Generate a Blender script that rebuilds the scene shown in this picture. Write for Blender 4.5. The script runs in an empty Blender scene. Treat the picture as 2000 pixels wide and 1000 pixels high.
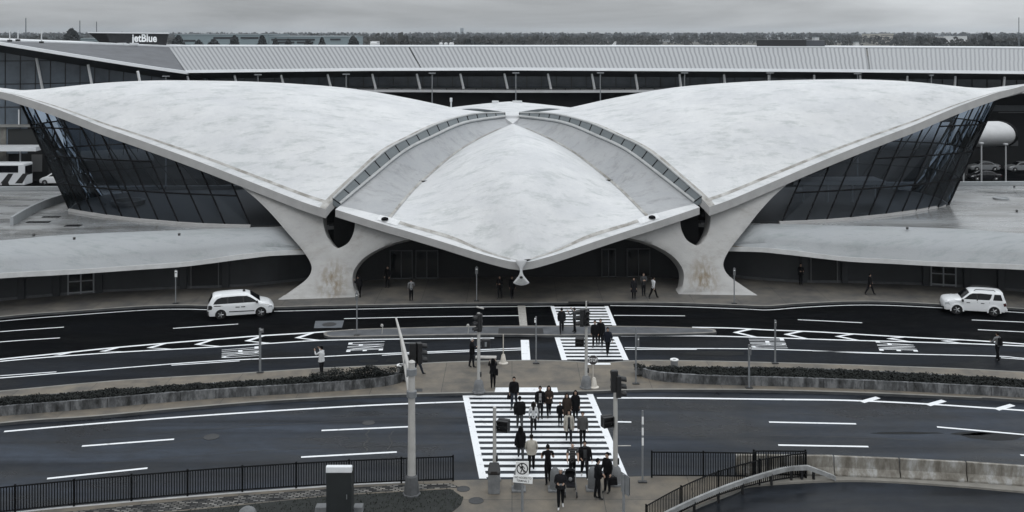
import bpy, bmesh, math, random
from math import sin, cos, pi, radians, sqrt, atan2
from mathutils import Vector, Matrix, noise as mnoise
from mathutils.geometry import delaunay_2d_cdt
random.seed(7)
SC = bpy.context.scene
COL = SC.collection
H = 21.5          # camera height
F = 2000.0        # focal length in photo pixels
HY = 62.0         # horizon line of the photo

def G(x, y, z=0.0):
    D = F*(H-z)/(y-HY)
    return Vector(((x-1000)*D/F, D, z))
def P(x, y, D):
    return Vector(((x-1000)*D/F, D, H-(y-HY)*D/F))

# ------------------------------------------------------------------ materials
MATS = {}
def mat(name, col, rough=0.6, var=0.0, scale=1.0, stretch=(1,1,1), bump=0.0, bscale=None, metal=0.0,
        rvar=0.0, rscale=None, col2=None, spec=0.5, detail=6, coat=0.0, thr=None, obj=False):
    if name in MATS: return MATS[name]
    m = bpy.data.materials.new(name); m.use_nodes = True
    nt = m.node_tree; b = nt.nodes['Principled BSDF']
    c = col if isinstance(col, (tuple, list)) else (col, col, col)
    b.inputs['Base Color'].default_value = (*c, 1)
    b.inputs['Roughness'].default_value = rough
    b.inputs['Metallic'].default_value = metal
    b.inputs['Specular IOR Level'].default_value = spec
    b.inputs['Coat Weight'].default_value = coat
    if var or bump or rvar or col2:
        if obj:
            tc = nt.nodes.new('ShaderNodeTexCoord'); src = tc.outputs['Object']
        else:
            tc = nt.nodes.new('ShaderNodeNewGeometry'); src = tc.outputs['Position']
        mp = nt.nodes.new('ShaderNodeMapping'); mp.inputs['Scale'].default_value = stretch
        nt.links.new(src, mp.inputs['Vector'])
        def nz(s, d=detail):
            n = nt.nodes.new('ShaderNodeTexNoise'); n.inputs['Scale'].default_value = s
            n.inputs['Detail'].default_value = d; n.inputs['Roughness'].default_value = 0.62
            nt.links.new(mp.outputs[0], n.inputs['Vector']); return n
        if var or col2:
            n = nz(scale); r = nt.nodes.new('ShaderNodeValToRGB')
            lo, hi = (thr if thr else (0.3, 0.7))
            r.color_ramp.elements[0].position = lo; r.color_ramp.elements[1].position = hi
            c2 = col2 if col2 else tuple(min(1, k*(1+var)) for k in c)
            c1 = c if col2 else tuple(k*(1-var) for k in c)
            r.color_ramp.elements[0].color = (*c1, 1); r.color_ramp.elements[1].color = (*c2, 1)
            nt.links.new(n.outputs['Fac'], r.inputs[0]); nt.links.new(r.outputs[0], b.inputs['Base Color'])
        if rvar:
            n = nz(rscale or scale*0.6); mr = nt.nodes.new('ShaderNodeMapRange')
            mr.inputs[1].default_value = 0.35; mr.inputs[2].default_value = 0.65
            mr.inputs[3].default_value = max(0.02, rough-rvar); mr.inputs[4].default_value = min(1, rough+rvar)
            nt.links.new(n.outputs['Fac'], mr.inputs[0]); nt.links.new(mr.outputs[0], b.inputs['Roughness'])
        if bump:
            n = nz(bscale or scale*4); bp = nt.nodes.new('ShaderNodeBump')
            bp.inputs['Strength'].default_value = bump; bp.inputs['Distance'].default_value = 0.05
            nt.links.new(n.outputs['Fac'], bp.inputs['Height']); nt.links.new(bp.outputs[0], b.inputs['Normal'])
    MATS[name] = m
    return m

def glass_mat(name, tint, refl=0.04, rough=0.02, edge=1.0):
    if name in MATS: return MATS[name]
    m = bpy.data.materials.new(name); m.use_nodes = True; nt = m.node_tree
    nt.nodes.remove(nt.nodes['Principled BSDF']); out = nt.nodes['Material Output']
    t = nt.nodes.new('ShaderNodeBsdfTransparent'); t.inputs[0].default_value = (*tint, 1)
    g = nt.nodes.new('ShaderNodeBsdfGlossy'); g.inputs['Roughness'].default_value = rough
    g.inputs[0].default_value = (0.42, 0.46, 0.5, 1)
    fr = nt.nodes.new('ShaderNodeFresnel'); fr.inputs['IOR'].default_value = 1.5
    mx = nt.nodes.new('ShaderNodeMixShader')
    nt.links.new(fr.outputs[0], mx.inputs[0]); nt.links.new(t.outputs[0], mx.inputs[1]); nt.links.new(g.outputs[0], mx.inputs[2])
    nt.links.new(mx.outputs[0], out.inputs['Surface'])
    MATS[name] = m; return m

# ------------------------------------------------------------------ mesh builder
class MB:
    def __init__(s): s.v = []; s.f = []; s.m = []
    def add(s, vs, fs, mi=0):
        o = len(s.v); s.v += [tuple(v) for v in vs]
        for f in fs: s.f.append(tuple(i+o for i in f)); s.m.append(mi)
        return s
    def box(s, c, d, rz=0, mi=0, taper=1.0):
        x, y, z = (k/2 for k in d); vs = []
        for zz, t in ((-z, 1.0), (z, taper)):
            for xx, yy in ((-x,-y),(x,-y),(x,y),(-x,y)):
                a, b_ = xx*t, yy*t
                vs.append((c[0]+a*cos(rz)-b_*sin(rz), c[1]+a*sin(rz)+b_*cos(rz), c[2]+zz))
        return s.add(vs, [(3,2,1,0),(4,5,6,7),(0,1,5,4),(1,2,6,5),(2,3,7,6),(3,0,4,7)], mi)
    def loft(s, rings, mi=0, cap=True, closed=True):
        n = len(rings[0]); vs = [p for r in rings for p in r]; fs = []
        for i in range(len(rings)-1):
            for j in range(n if closed else n-1):
                k = (j+1) % n
                fs.append((i*n+j, i*n+k, (i+1)*n+k, (i+1)*n+j))
        if cap and closed:
            fs.append(tuple(reversed(range(n)))); fs.append(tuple((len(rings)-1)*n+j for j in range(n)))
        return s.add(vs, fs, mi)
    def tube(s, pts, r, n=10, mi=0, cap=True):
        pts = [Vector(p) for p in pts]; rs = r if isinstance(r, (list, tuple)) else [r]*len(pts)
        rings = []
        up = None
        for i, p in enumerate(pts):
            t = (pts[min(i+1, len(pts)-1)]-pts[max(i-1, 0)]).normalized()
            if up is None:
                up = Vector((0,0,1)) if abs(t.z) < 0.9 else Vector((1,0,0))
            a = t.cross(up).normalized(); b_ = a.cross(t).normalized(); up = b_
            rings.append([p+(a*cos(2*pi*k/n)+b_*sin(2*pi*k/n))*rs[i] for k in range(n)])
        return s.loft(rings, mi, cap)
    def lathe(s, prof, c=(0,0,0), n=16, mi=0, axis='z'):
        rings = []
        for r, h in prof:
            ring = []
            for k in range(n):
                a = 2*pi*k/n; x, y = r*cos(a), r*sin(a)
                p = (x, y, h) if axis == 'z' else ((x, h, y) if axis == 'y' else (h, x, y))
                ring.append((c[0]+p[0], c[1]+p[1], c[2]+p[2]))
            rings.append(ring)
        return s.loft(rings, mi)
    def grid(s, rows, mi=0, flip=False):
        n = len(rows[0]); vs = [p for r in rows for p in r]; fs = []
        for i in range(len(rows)-1):
            for j in range(n-1):
                q = (i*n+j, i*n+j+1, (i+1)*n+j+1, (i+1)*n+j)
                fs.append(tuple(reversed(q)) if flip else q)
        return s.add(vs, fs, mi)
    def plate(s, rows, thick, mi=0, smi=None):
        """closed slab under a grid; thick(i,j) drops the lower face"""
        smi = mi if smi is None else smi
        n = len(rows[0]); m = len(rows)
        top = [Vector(p) for r in rows for p in r]
        bot = [Vector((rows[i][j][0], rows[i][j][1], rows[i][j][2]-thick(i, j))) for i in range(m) for j in range(n)]
        N = n*m; fs = []
        for i in range(m-1):
            for j in range(n-1):
                q = (i*n+j, i*n+j+1, (i+1)*n+j+1, (i+1)*n+j)
                fs.append(q); fs.append(tuple(k+N for k in reversed(q)))
        loop = [j for j in range(n)]+[i*n+n-1 for i in range(1, m)]+[(m-1)*n+j for j in range(n-2, -1, -1)]+[i*n for i in range(m-2, 0, -1)]
        for a, b_ in zip(loop, loop[1:]+loop[:1]): fs.append((b_, a, a+N, b_+N))
        s.add(top+bot, fs, smi)
        base = len(s.m)-len(fs)
        for k in range((m-1)*(n-1)): s.m[base+2*k] = mi
        return s
    def build(s, name, mats, parent=None, smooth=None, bevel=0, loc=None, weld=True):
        me = bpy.data.meshes.new(name)
        me.from_pydata(s.v, [], s.f)
        for m_ in (mats if isinstance(mats, (list, tuple)) else [mats]): me.materials.append(m_)
        me.polygons.foreach_set('material_index', s.m)
        bm = bmesh.new(); bm.from_mesh(me)
        if weld: bmesh.ops.remove_doubles(bm, verts=bm.verts, dist=1e-5)
        bmesh.ops.recalc_face_normals(bm, faces=bm.faces); bm.to_mesh(me); bm.free()
        if smooth:
            for p in me.polygons: p.use_smooth = True
            me.set_sharp_from_angle(angle=radians(smooth))
        o = bpy.data.objects.new(name, me); COL.objects.link(o)
        if parent: o.parent = parent
        if loc: o.location = loc
        if bevel:
            b = o.modifiers.new('Bevel', 'BEVEL'); b.width = bevel; b.segments = 2; b.limit_method = 'ANGLE'
        return o

def thing(name, label, cat, loc=(0,0,0), rz=0, group=None):
    o = bpy.data.objects.new(name, None); COL.objects.link(o); o.empty_display_size = 0.3
    o.location = loc; o.rotation_euler = (0, 0, rz)
    return tag(o, label, cat, group)
def tag(o, label, cat, group=None):
    o['label'] = label; o['category'] = cat
    if group: o['group'] = group
    return o
def struct(o, kind='structure', label=None, cat=None):
    o['kind'] = kind
    if label: o['label'] = label
    if cat: o['category'] = cat
    return o
def copy_tree(o, parent=None):
    c = o.copy(); COL.objects.link(c)
    if parent: c.parent = parent
    for ch in list(o.children): copy_tree(ch, c)
    return c

def crv(pts, n=8, closed=False):
    """Catmull-Rom resample"""
    pts = [Vector(p) for p in pts]; out = []; N = len(pts)
    for i in range(N if closed else N-1):
        if closed: p0, p1, p2, p3 = (pts[(i+k) % N] for k in (-1, 0, 1, 2))
        else: p0, p1, p2, p3 = pts[max(i-1,0)], pts[i], pts[i+1], pts[min(i+2, N-1)]
        for k in range(n):
            t = k/n
            out.append(0.5*((2*p1)+(p2-p0)*t+(2*p0-5*p1+4*p2-p3)*t*t+(3*p1-p0-3*p2+p3)*t**3))
    if not closed: out.append(pts[-1])
    return out
def lerp(a, b, t): return a+(b-a)*t
def interp(xs, ys, x):
    if x <= xs[0]: return ys[0]
    for i in range(len(xs)-1):
        if x <= xs[i+1]:
            t = (x-xs[i])/(xs[i+1]-xs[i]); return lerp(ys[i], ys[i+1], t)
    return ys[-1]
def inside(p, poly):
    c = False; j = len(poly)-1
    for i in range(len(poly)):
        a, b_ = poly[i], poly[j]
        if (a[1] > p[1]) != (b_[1] > p[1]) and p[0] < (b_[0]-a[0])*(p[1]-a[1])/(b_[1]-a[1])+a[0]: c = not c
        j = i
    return c
def segdist(p, a, b_):
    d = (b_[0]-a[0], b_[1]-a[1]); L = d[0]**2+d[1]**2
    t = 0 if L == 0 else max(0, min(1, ((p[0]-a[0])*d[0]+(p[1]-a[1])*d[1])/L))
    return sqrt((p[0]-a[0]-t*d[0])**2+(p[1]-a[1]-t*d[1])**2)
def bdist(p, poly): return min(segdist(p, poly[i], poly[i-1]) for i in range(len(poly)))
def tri(poly, step=None):
    """triangulate a simple 2D polygon with optional interior points: verts, faces, n outline verts"""
    n = len(poly); vs = [Vector((p[0], p[1])) for p in poly]
    if step:
        xs = [p[0] for p in poly]; ys = [p[1] for p in poly]
        y = min(ys)+step/2; r = 0
        while y < max(ys):
            x = min(xs)+step/2+(step/2 if r % 2 else 0)
            while x < max(xs):
                if inside((x, y), poly) and bdist((x, y), poly) > step*0.45: vs.append(Vector((x, y)))
                x += step
            y += step*0.87; r += 1
    res = delaunay_2d_cdt(vs, [(i, (i+1) % n) for i in range(n)], [list(range(n))], 1, 1e-6)
    return res[0], res[2]
def slab(mb, pts, z0, z1, mi=0, side_mi=None, step=None):
    """extruded ground polygon (world xy) with walls"""
    poly = [(p[0], p[1]) for p in pts]
    v, f = tri(poly, step)
    mb.add([(p[0], p[1], z1) for p in v], f, mi)
    n = len(poly); sv = [(p[0], p[1], z1) for p in poly]+[(p[0], p[1], z0) for p in poly]
    mb.add(sv, [(i, (i+1) % n, (i+1) % n+n, i+n) for i in range(n)], mi if side_mi is None else side_mi)
def offset_line(pts, d):
    out = []
    for i, p in enumerate(pts):
        t = (pts[min(i+1, len(pts)-1)]-pts[max(i-1, 0)]); t = Vector((t.x, t.y, 0)).normalized()
        out.append(Vector((p.x-t.y*d, p.y+t.x*d, p.z)))
    return out
def ribbon(mb, pts, w, z=None, mi=0):
    pts = [Vector(p) for p in pts]
    if z is not None: pts = [Vector((p.x, p.y, z)) for p in pts]
    mb.grid([offset_line(pts, w/2), offset_line(pts, -w/2)], mi)
_tc = {}
def text_mesh(body, bold=0.0, extrude=0.0):
    """letter outlines of the built-in font as verts / faces, cap height about 0.7, base at 0"""
    k = (body, bold, extrude)
    if k in _tc: return _tc[k]
    cu = bpy.data.curves.new('t', 'FONT'); cu.body = body; cu.size = 1; cu.offset = bold; cu.extrude = extrude
    cu.resolution_u = 4
    o = bpy.data.objects.new('t', cu); COL.objects.link(o)
    dg = bpy.context.evaluated_depsgraph_get(); dg.update()
    me = bpy.data.meshes.new_from_object(o.evaluated_get(dg))
    r = ([tuple(v.co) for v in me.vertices], [tuple(p.vertices) for p in me.polygons])
    bpy.data.objects.remove(o); bpy.data.curves.remove(cu); bpy.data.meshes.remove(me)
    _tc[k] = r; return r
def put_text(mb, body, origin, ux, uy, w, h, mi=0, bold=0.0):
    """fit text into a w x h box at origin with axes ux, uy"""
    v, f = text_mesh(body, bold)
    x0 = min(p[0] for p in v); x1 = max(p[0] for p in v); y0 = min(p[1] for p in v); y1 = max(p[1] for p in v)
    o, ux, uy = Vector(origin), Vector(ux), Vector(uy)
    mb.add([o+ux*((p[0]-x0)/(x1-x0)*w)+uy*((p[1]-y0)/(y1-y0)*h) for p in v], f, mi)

def put_quad(mb, body, c, mi=0, bold=0.0):
    """text mapped bilinearly into 4 ground points: start-base, start-top, end-top, end-base"""
    v, f = text_mesh(body, bold)
    x0 = min(p[0] for p in v); x1 = max(p[0] for p in v); y0 = min(p[1] for p in v); y1 = max(p[1] for p in v)
    out = []
    for p in v:
        u = (p[0]-x0)/(x1-x0); w = (p[1]-y0)/(y1-y0)
        out.append(c[0].lerp(c[3], u).lerp(c[1].lerp(c[2], u), w))
    mb.add(out, f, mi)
# ================================================================== GROUND, ROADS, PAVEMENT
m_ground = mat('apron_ground', (0.10,0.105,0.105), 0.8, var=0.35, scale=0.01)
def asphalt(name, c, amp, rough, spec, seed=0.0, dark=0.45):
    """worn wet asphalt: long streaks, damp blotches, grit"""
    m = bpy.data.materials.new(name); m.use_nodes = True; nt = m.node_tree; b = nt.nodes['Principled BSDF']
    g = nt.nodes.new('ShaderNodeNewGeometry')
    def nz(sc, st, lo, hi, a, b_, det=8, rg=0.6):
        mp = nt.nodes.new('ShaderNodeMapping'); mp.inputs['Scale'].default_value = st; mp.inputs['Location'].default_value = (seed, seed*2, 0)
        nt.links.new(g.outputs['Position'], mp.inputs[0])
        n = nt.nodes.new('ShaderNodeTexNoise'); n.inputs['Scale'].default_value = sc; n.inputs['Detail'].default_value = det; n.inputs['Roughness'].default_value = rg
        n.inputs['Distortion'].default_value = 0.4
        nt.links.new(mp.outputs[0], n.inputs['Vector']); r = nt.nodes.new('ShaderNodeMapRange')
        for k, v in zip((1,2,3,4), (lo,hi,a,b_)): r.inputs[k].default_value = v
        nt.links.new(n.outputs['Fac'], r.inputs[0]); return r.outputs[0]
    def mul(x, y):
        q = nt.nodes.new('ShaderNodeMath'); q.operation = 'MULTIPLY'; nt.links.new(x, q.inputs[0]); nt.links.new(y, q.inputs[1]); return q.outputs[0]
    st = nz(0.6, (0.045,1.0,1), 0.38, 0.62, 1-amp, 1+amp)
    bl = nz(0.22, (0.5,1,1), 0.40, 0.62, dark, 1.15, 10, 0.68)
    md = nz(1.4, (0.7,1,1), 0.3, 0.7, 0.8, 1.2, 10, 0.7)
    gr = nz(30, (1,1,1), 0.3, 0.7, 0.75, 1.25, 3)
    f = mul(mul(st, bl), mul(md, gr))
    mx = nt.nodes.new('ShaderNodeMix'); mx.data_type = 'RGBA'; mx.blend_type = 'MULTIPLY'; mx.inputs[0].default_value = 1; mx.inputs[6].default_value = (*c,1)
    nt.links.new(f, mx.inputs[7]); nt.links.new(mx.outputs[2], b.inputs['Base Color'])
    nt.links.new(nz(0.22, (0.5,1,1), 0.40, 0.62, rough-0.22, rough+0.14, 10, 0.68), b.inputs['Roughness'])
    b.inputs['Specular IOR Level'].default_value = spec
    bp = nt.nodes.new('ShaderNodeBump'); bp.inputs['Strength'].default_value = 0.15; bp.inputs['Distance'].default_value = 0.02
    nt.links.new(gr, bp.inputs['Height']); nt.links.new(bp.outputs[0], b.inputs['Normal'])
    MATS[name] = m; return m
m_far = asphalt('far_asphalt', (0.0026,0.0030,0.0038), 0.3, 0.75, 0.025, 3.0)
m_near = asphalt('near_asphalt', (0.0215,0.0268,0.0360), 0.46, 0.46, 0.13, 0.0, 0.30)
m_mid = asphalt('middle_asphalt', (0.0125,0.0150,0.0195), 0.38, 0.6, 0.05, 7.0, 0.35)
m_wet = mat('wet_patch', (0.006,0.007,0.008), 0.45, spec=0.08)
m_paint = mat('road_paint', (0.74,0.76,0.78), 0.6, col2=(0.34,0.35,0.36), scale=2.2, thr=(0.57,0.74), detail=12)
m_worn = mat('worn_paint', (0.30,0.29,0.27), 0.7, var=0.3, scale=4)
m_kerb = mat('kerb_stone', (0.20,0.195,0.18), 0.7, var=0.25, scale=1.2)
m_kerbd = mat('kerb_face', (0.05,0.053,0.056), 0.7, var=0.4, scale=1.0)

def pave_mat(name, c, joint, c2, bx, by, rot=0.0, off=(0,0,0)):
    """concrete slabs with joints, stains"""
    m = bpy.data.materials.new(name); m.use_nodes = True; nt = m.node_tree; b = nt.nodes['Principled BSDF']
    g = nt.nodes.new('ShaderNodeNewGeometry'); mp = nt.nodes.new('ShaderNodeMapping')
    mp.inputs['Rotation'].default_value = (0,0,rot); mp.inputs['Location'].default_value = off
    nt.links.new(g.outputs['Position'], mp.inputs[0])
    br = nt.nodes.new('ShaderNodeTexBrick'); nt.links.new(mp.outputs[0], br.inputs['Vector'])
    br.inputs['Scale'].default_value = 1; br.inputs['Mortar Size'].default_value = 0.016
    br.inputs['Brick Width'].default_value = bx; br.inputs['Row Height'].default_value = by
    br.offset = 0.0
    if 'cobble' in name: br.offset = 0.5; br.inputs['Mortar Size'].default_value = 0.035; br.inputs['Bias'].default_value = -0.08
    br.inputs['Color1'].default_value = (*c,1); br.inputs['Color2'].default_value = (*c2,1); br.inputs['Mortar'].default_value = (*joint,1)
    n = nt.nodes.new('ShaderNodeTexNoise'); n.inputs['Scale'].default_value = 0.55; n.inputs['Detail'].default_value = 9
    n.inputs['Roughness'].default_value = 0.68
    nt.links.new(g.outputs['Position'], n.inputs['Vector'])
    r = nt.nodes.new('ShaderNodeValToRGB'); r.color_ramp.elements[0].position = 0.34; r.color_ramp.elements[1].position = 0.66
    r.color_ramp.elements[0].color = (0.55,0.58,0.63,1); r.color_ramp.elements[1].color = (1.15,1.12,1.06,1)
    nt.links.new(n.outputs['Fac'], r.inputs[0])
    mx = nt.nodes.new('ShaderNodeMix'); mx.data_type = 'RGBA'; mx.blend_type = 'MULTIPLY'; mx.inputs[0].default_value = 1
    nt.links.new(br.outputs['Color'], mx.inputs[6]); nt.links.new(r.outputs[0], mx.inputs[7])
    nt.links.new(mx.outputs[2], b.inputs['Base Color']); b.inputs['Roughness'].default_value = 0.62
    b.inputs['Specular IOR Level'].default_value = 0.3
    MATS[name] = m; return m
m_plaza = pave_mat('plaza_concrete', (0.143,0.127,0.106), (0.052,0.05,0.047), (0.16,0.142,0.118), 4.2, 2.6)
m_walk = pave_mat('terminal_pavement', (0.112,0.106,0.098), (0.04,0.04,0.04), (0.128,0.12,0.108), 3.6, 30.0)
m_strip = mat('pale_concrete', (0.20,0.19,0.17), 0.7, var=0.2, scale=1.5)
m_brick = pave_mat('cobble_strip', (0.012,0.013,0.015), (0.008,0.008,0.008), (0.36,0.35,0.33), 0.30, 0.14, radians(-4))

def px_line(pts, n=6, z=0.0): return [G(p.x, p.y, z) for p in crv([(a, b_, 0) for a, b_ in pts], n)]

# apron / land reaching the horizon
o = MB().add([(-9000,-60,-0.06),(9000,-60,-0.06),(9000,14000,-0.06),(-9000,14000,-0.06)], [(0,1,2,3)]).build('ground', m_ground); struct(o)

split = px_line([(-700,880),(-300,832),(0,795),(400,765),(700,745),(1000,735),(1400,735),(2000,752),(2700,800)])
lane = px_line([(-700,800),(-300,745),(0,708),(250,688),(540,670),(640,664),(965,661),(1110,658),(1250,655),(1390,656),(1500,659),(1650,664),(1800,668),(2000,676),(2400,700)])
top = [Vector((120,91,0)), Vector((-120,91,0))]
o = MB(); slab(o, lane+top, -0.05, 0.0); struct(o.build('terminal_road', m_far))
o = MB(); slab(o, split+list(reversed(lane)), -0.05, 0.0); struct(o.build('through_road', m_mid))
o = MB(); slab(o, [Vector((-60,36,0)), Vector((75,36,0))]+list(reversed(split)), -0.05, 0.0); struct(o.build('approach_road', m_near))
# road behind the building
o = MB().add([(-120,104,-0.02),(120,104,-0.02),(120,171,-0.02),(-120,171,-0.02)], [(0,1,2,3)]).build('service_road', m_far); struct(o)

# ---- building-side pavement
K1 = [(-700,702),(-400,668),(0,623),(140,612),(280,602),(350,600),(406,601),(470,603),(535,604),(600,602),(696,600),(860,597.5),(1000,595.5),(1200,594.5),(1320,595.5),(1450,600),(1500,601.5),(1560,597),(1650,593),(1730,593),(1850,599),(2000,607),(2400,632),(2700,655)]
k1 = px_line(K1)
mb = MB(); slab(mb, k1+[Vector((130,100,0)), Vector((-130,100,0))], -0.05, 0.15, 0, 1)
struct(mb.build('terminal_pavement', [m_walk, m_kerbd]))
mb = MB(); ribbon(mb, offset_line(k1, 0.13), 0.22, 0.155); struct(mb.build('terminal_kerb', m_kerb))

# ---- narrow island in the far road
isl = [(632,652),(640,647),(700,642.5),(800,639.5),(880,637.5),(1000,636),(1200,636.5),(1300,638),(1370,640.5),(1394,643),(1398,646),(1390,650),(1300,652.5),(1200,653),(1090,655),(980,653.5),(880,654),(780,656),(660,658),(638,656.5)]
il = [G(p.x, p.y, 0.15) for p in crv([(a, b_, 0) for a, b_ in isl], 4, True)]
m_isl = mat('island_concrete', (0.065,0.07,0.078), 0.6, var=0.35, scale=1.2)
mb = MB(); slab(mb, il, 0.0, 0.15, 0, 1); struct(mb.build('island_pavement', [m_isl, m_kerbd]))
mb = MB(); 
c = sum(il, Vector())/len(il)
ring_in = [p+(Vector((c.x, c.y, p.z))-p).normalized()*0.0 for p in il]
ribbon(mb, offset_line(il+il[:1], -0.12), 0.2, 0.155); struct(mb.build('island_kerb', mat('island_kerb', (0.19,0.18,0.165), 0.7, var=0.3, scale=1)))
mb = MB()
for a, b_, y0, y1 in ((974,1060,641,652),):
    q = [G(a,y0,.15), G(b_,y0,.15), G(b_+2,y1,.15), G(a-1,y1,.15)]
    mb.add([(p.x,p.y,0.156) for p in q], [(0,1,2,3)])
q = [G(1110,589,.15), G(1150,589,.15), G(1150,594,.15), G(1110,594,.15)]
mb.add([(p.x,p.y,0.156) for p in q], [(0,1,2,3)])
struct(mb.build('tactile_plate', mat('tactile_dark', (0.012,0.012,0.013), 0.7)))

# ---- median plaza between the two roads
K2 = [(-700,845),(-300,790),(0,763),(235,742),(470,728),(630,718),(790,711),(880,706),(1020,703),(1080,703.5),(1120,705),(1150,707),(1190,707),(1230,704),(1300,703),(1500,707),(1760,715),(2000,726),(2700,770)]
K3 = [(-700,935),(-300,868),(0,827),(175,814),(350,798),(520,784),(700,774),(800,770.5),(900,768),(1000,766),(1150,764.5),(1210,762.5),(1300,761),(1500,762.5),(1700,768),(1900,777),(2000,782),(2700,838)]
k2 = px_line(K2, z=0.15); k3 = px_line(K3, z=0.15)
mb = MB(); slab(mb, k3+list(reversed(k2)), -0.05, 0.15, 0, 1); struct(mb.build('median_pavement', [m_plaza, m_kerbd]))
mb = MB(); ribbon(mb, offset_line(k3, 0.1), 0.17, 0.156); ribbon(mb, offset_line(k2, -0.1), 0.17, 0.156); struct(mb.build('median_kerb', m_kerb))
mb = MB()
def quad(mb, a, z, mi=0):
    q = [G(x, y, max(z-0.006, 0)) for x, y in a]; mb.add([(p.x,p.y,z) for p in q], [tuple(range(len(q)))], mi)
quad(mb, [(968,757),(1088,757),(1090,766),(966,766)], 0.158)
quad(mb, [(1147,709),(1192,709),(1193,712.5),(1147,712.5)], 0.158)
struct(mb.build('median_marking', m_paint))
m_iron = mat('cast_iron', (0.02,0.021,0.023), 0.5, var=0.3, scale=8)
mb = MB(); quad(mb, [(812,759),(825,759),(825,765),(812,765)], 0.158); struct(mb.build('drain_grate', m_iron))

# ---- foreground pavement
K4 = [(-300,1042),(30,1000),(195,984),(330,972),(480,960),(620,950),(690,945),(760,942),(830,939.5),(930,937),(1080,935),(1230,931),(1300,929),(1440,929)]
k4 = px_line(K4, z=0.12)
mb = MB(); fg = k4+[G(1475,938,.12), G(1440,958,.12), G(1370,985,.12), G(1300,1020,.12), G(1260,1060,.12)]+[Vector((8,36,0)), Vector((-32,36,0))]
slab(mb, fg, -0.05, 0.12, 0, 1); struct(mb.build('corner_pavement', [m_plaza, m_kerb]))
mb = MB(); ribbon(mb, offset_line(k4[:46], -0.06), 0.16, 0.126)
struct(mb.build('approach_kerb', mat('pale_kerb', (0.42,0.42,0.42), 0.7, var=0.2, scale=1.0)))
mb = MB()
quad(mb, [(-200,1037),(40,1009),(230,990),(420,972),(640,955),(800,946),(880,944),(902,953),(880,953),(640,967),(420,990),(180,1012),(-200,1060)], 0.127)
struct(mb.build('cobble_strip', m_brick))
lawn = [(-200,1062),(180,1014),(420,992),(640,969),(880,955),(888,960),(905,972),(900,985),(880,1002),(850,1080),(-200,1180)]
m_soil = mat('dark_turf', (0.011,0.013,0.012), 0.9, var=0.4, scale=3)
mb = MB(); slab(mb, [G(x,y,.14) for x, y in lawn], 0.0, 0.145); struct(mb.build('lawn_bed', m_soil))
# grass tufts
gm = MB(); rnd = random.Random(3)
lp = [(G(x,y,.14).x, G(x,y,.14).y) for x, y in lawn]
cnt = 0
while cnt < 5200:
    x = rnd.uniform(-24, -1.5); y = rnd.uniform(40, 48.5)
    if not inside((x, y), lp): continue
    cnt += 1; a = rnd.uniform(0, pi); h = rnd.uniform(0.04, 0.11); w = 0.03
    gm.add([(x-w*cos(a), y-w*sin(a), 0.14), (x+w*cos(a), y+w*sin(a), 0.14), (x+rnd.uniform(-.04,.04), y+rnd.uniform(-.04,.04), 0.14+h)], [(0,1,2)])
struct(gm.build('grass', mat('grass_dark', (0.022,0.028,0.02), 0.8, var=0.5, scale=6)), 'stuff', 'short dark grass on the bed behind the left black fence', 'grass')
# small manholes on the pavement
def manhole(x, y, z, r, label):
    p = G(x, y, z); t = MB().lathe([(r*1.15,0),(r*1.15,0.012),(r*1.0,0.012),(r*0.98,0.006),(0.01,0.006)], (0,0,0), 24)
    tag(t.build('manhole_cover', [m_iron], loc=(p.x, p.y, z), smooth=30), label, 'manhole', 'round manhole covers')
manhole(930, 978, 0.122, 0.30, 'dark manhole cover on the tan pavement beside the lawn tip')
manhole(905, 955, 0.122, 0.27, 'greyish manhole cover where the cobble strip meets the tan pavement')
mb = MB(); quad(mb, [(616,627),(672,626),(668,640),(613,641)], 0.008); struct(mb.build('road_patch', mat('patch_grey', (0.085,0.095,0.107), 0.6, var=0.2, scale=1.5)))
manhole(643, 633.5, 0.009, 0.45, 'manhole cover set in a pale patch on the far road')

# ---- ramp road at the lower right
RK = [(1260,1045),(1330,1004),(1400,972),(1452,955),(1500,949),(1560,945),(1640,942),(1720,943),(1850,951),(2000,964),(2700,1030)]
rk = px_line(RK)
mb = MB(); mb.add([(p.x,p.y,0.005) for p in rk]+[(75,36.5,0.005),(7,36.5,0.005)], [tuple(range(len(rk)+2))])
me = MB(); slab(me, rk+[Vector((75,36.5,0)), Vector((6,36.5,0))], -0.02, 0.005)
struct(me.build('ramp_road', asphalt('ramp_asphalt', (0.019,0.023,0.030), 0.35, 0.5, 0.14, 11.0)))
rb = offset_line(rk, 1.1)
mb = MB(); slab(mb, rk+list(reversed(rb)), -0.02, 0.10); struct(mb.build('ramp_kerb', m_strip))

# ---------------------------------------------------------------- painted lines
lines = MB(); worn = MB()
def pl(pts, w, mb=lines, z=0.008, n=5): ribbon(mb, px_line(pts, n), w, z)
# far road edge line by the kerb
pl([(-300,659),(0,627.5),(140,616),(280,606),(350,604),(406,605),(470,607),(535,608),(600,606.5),(696,604),(860,600.5),(1000,599),(1078,598)], 0.13)
pl([(1192,597),(1320,599),(1450,603.5),(1500,605.5),(1560,601),(1650,596.5),(1730,596.5),(1850,602),(2000,611),(2300,630)], 0.13)
pl([(672,622.5),(800,619.5),(940,617.5),(1020,616.5)], 0.14); pl([(1199,616),(1338,617)], 0.14)
for a in ([(338,641.5),(465,633)], [(-120,659),(0,648),(125,639)], [(-100,679),(0,668),(117,660)], [(1558,624.5),(1684,630.5)], [(1898,625),(2040,631)], [(1910,644),(2050,651)]): pl(a, 0.15)
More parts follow.
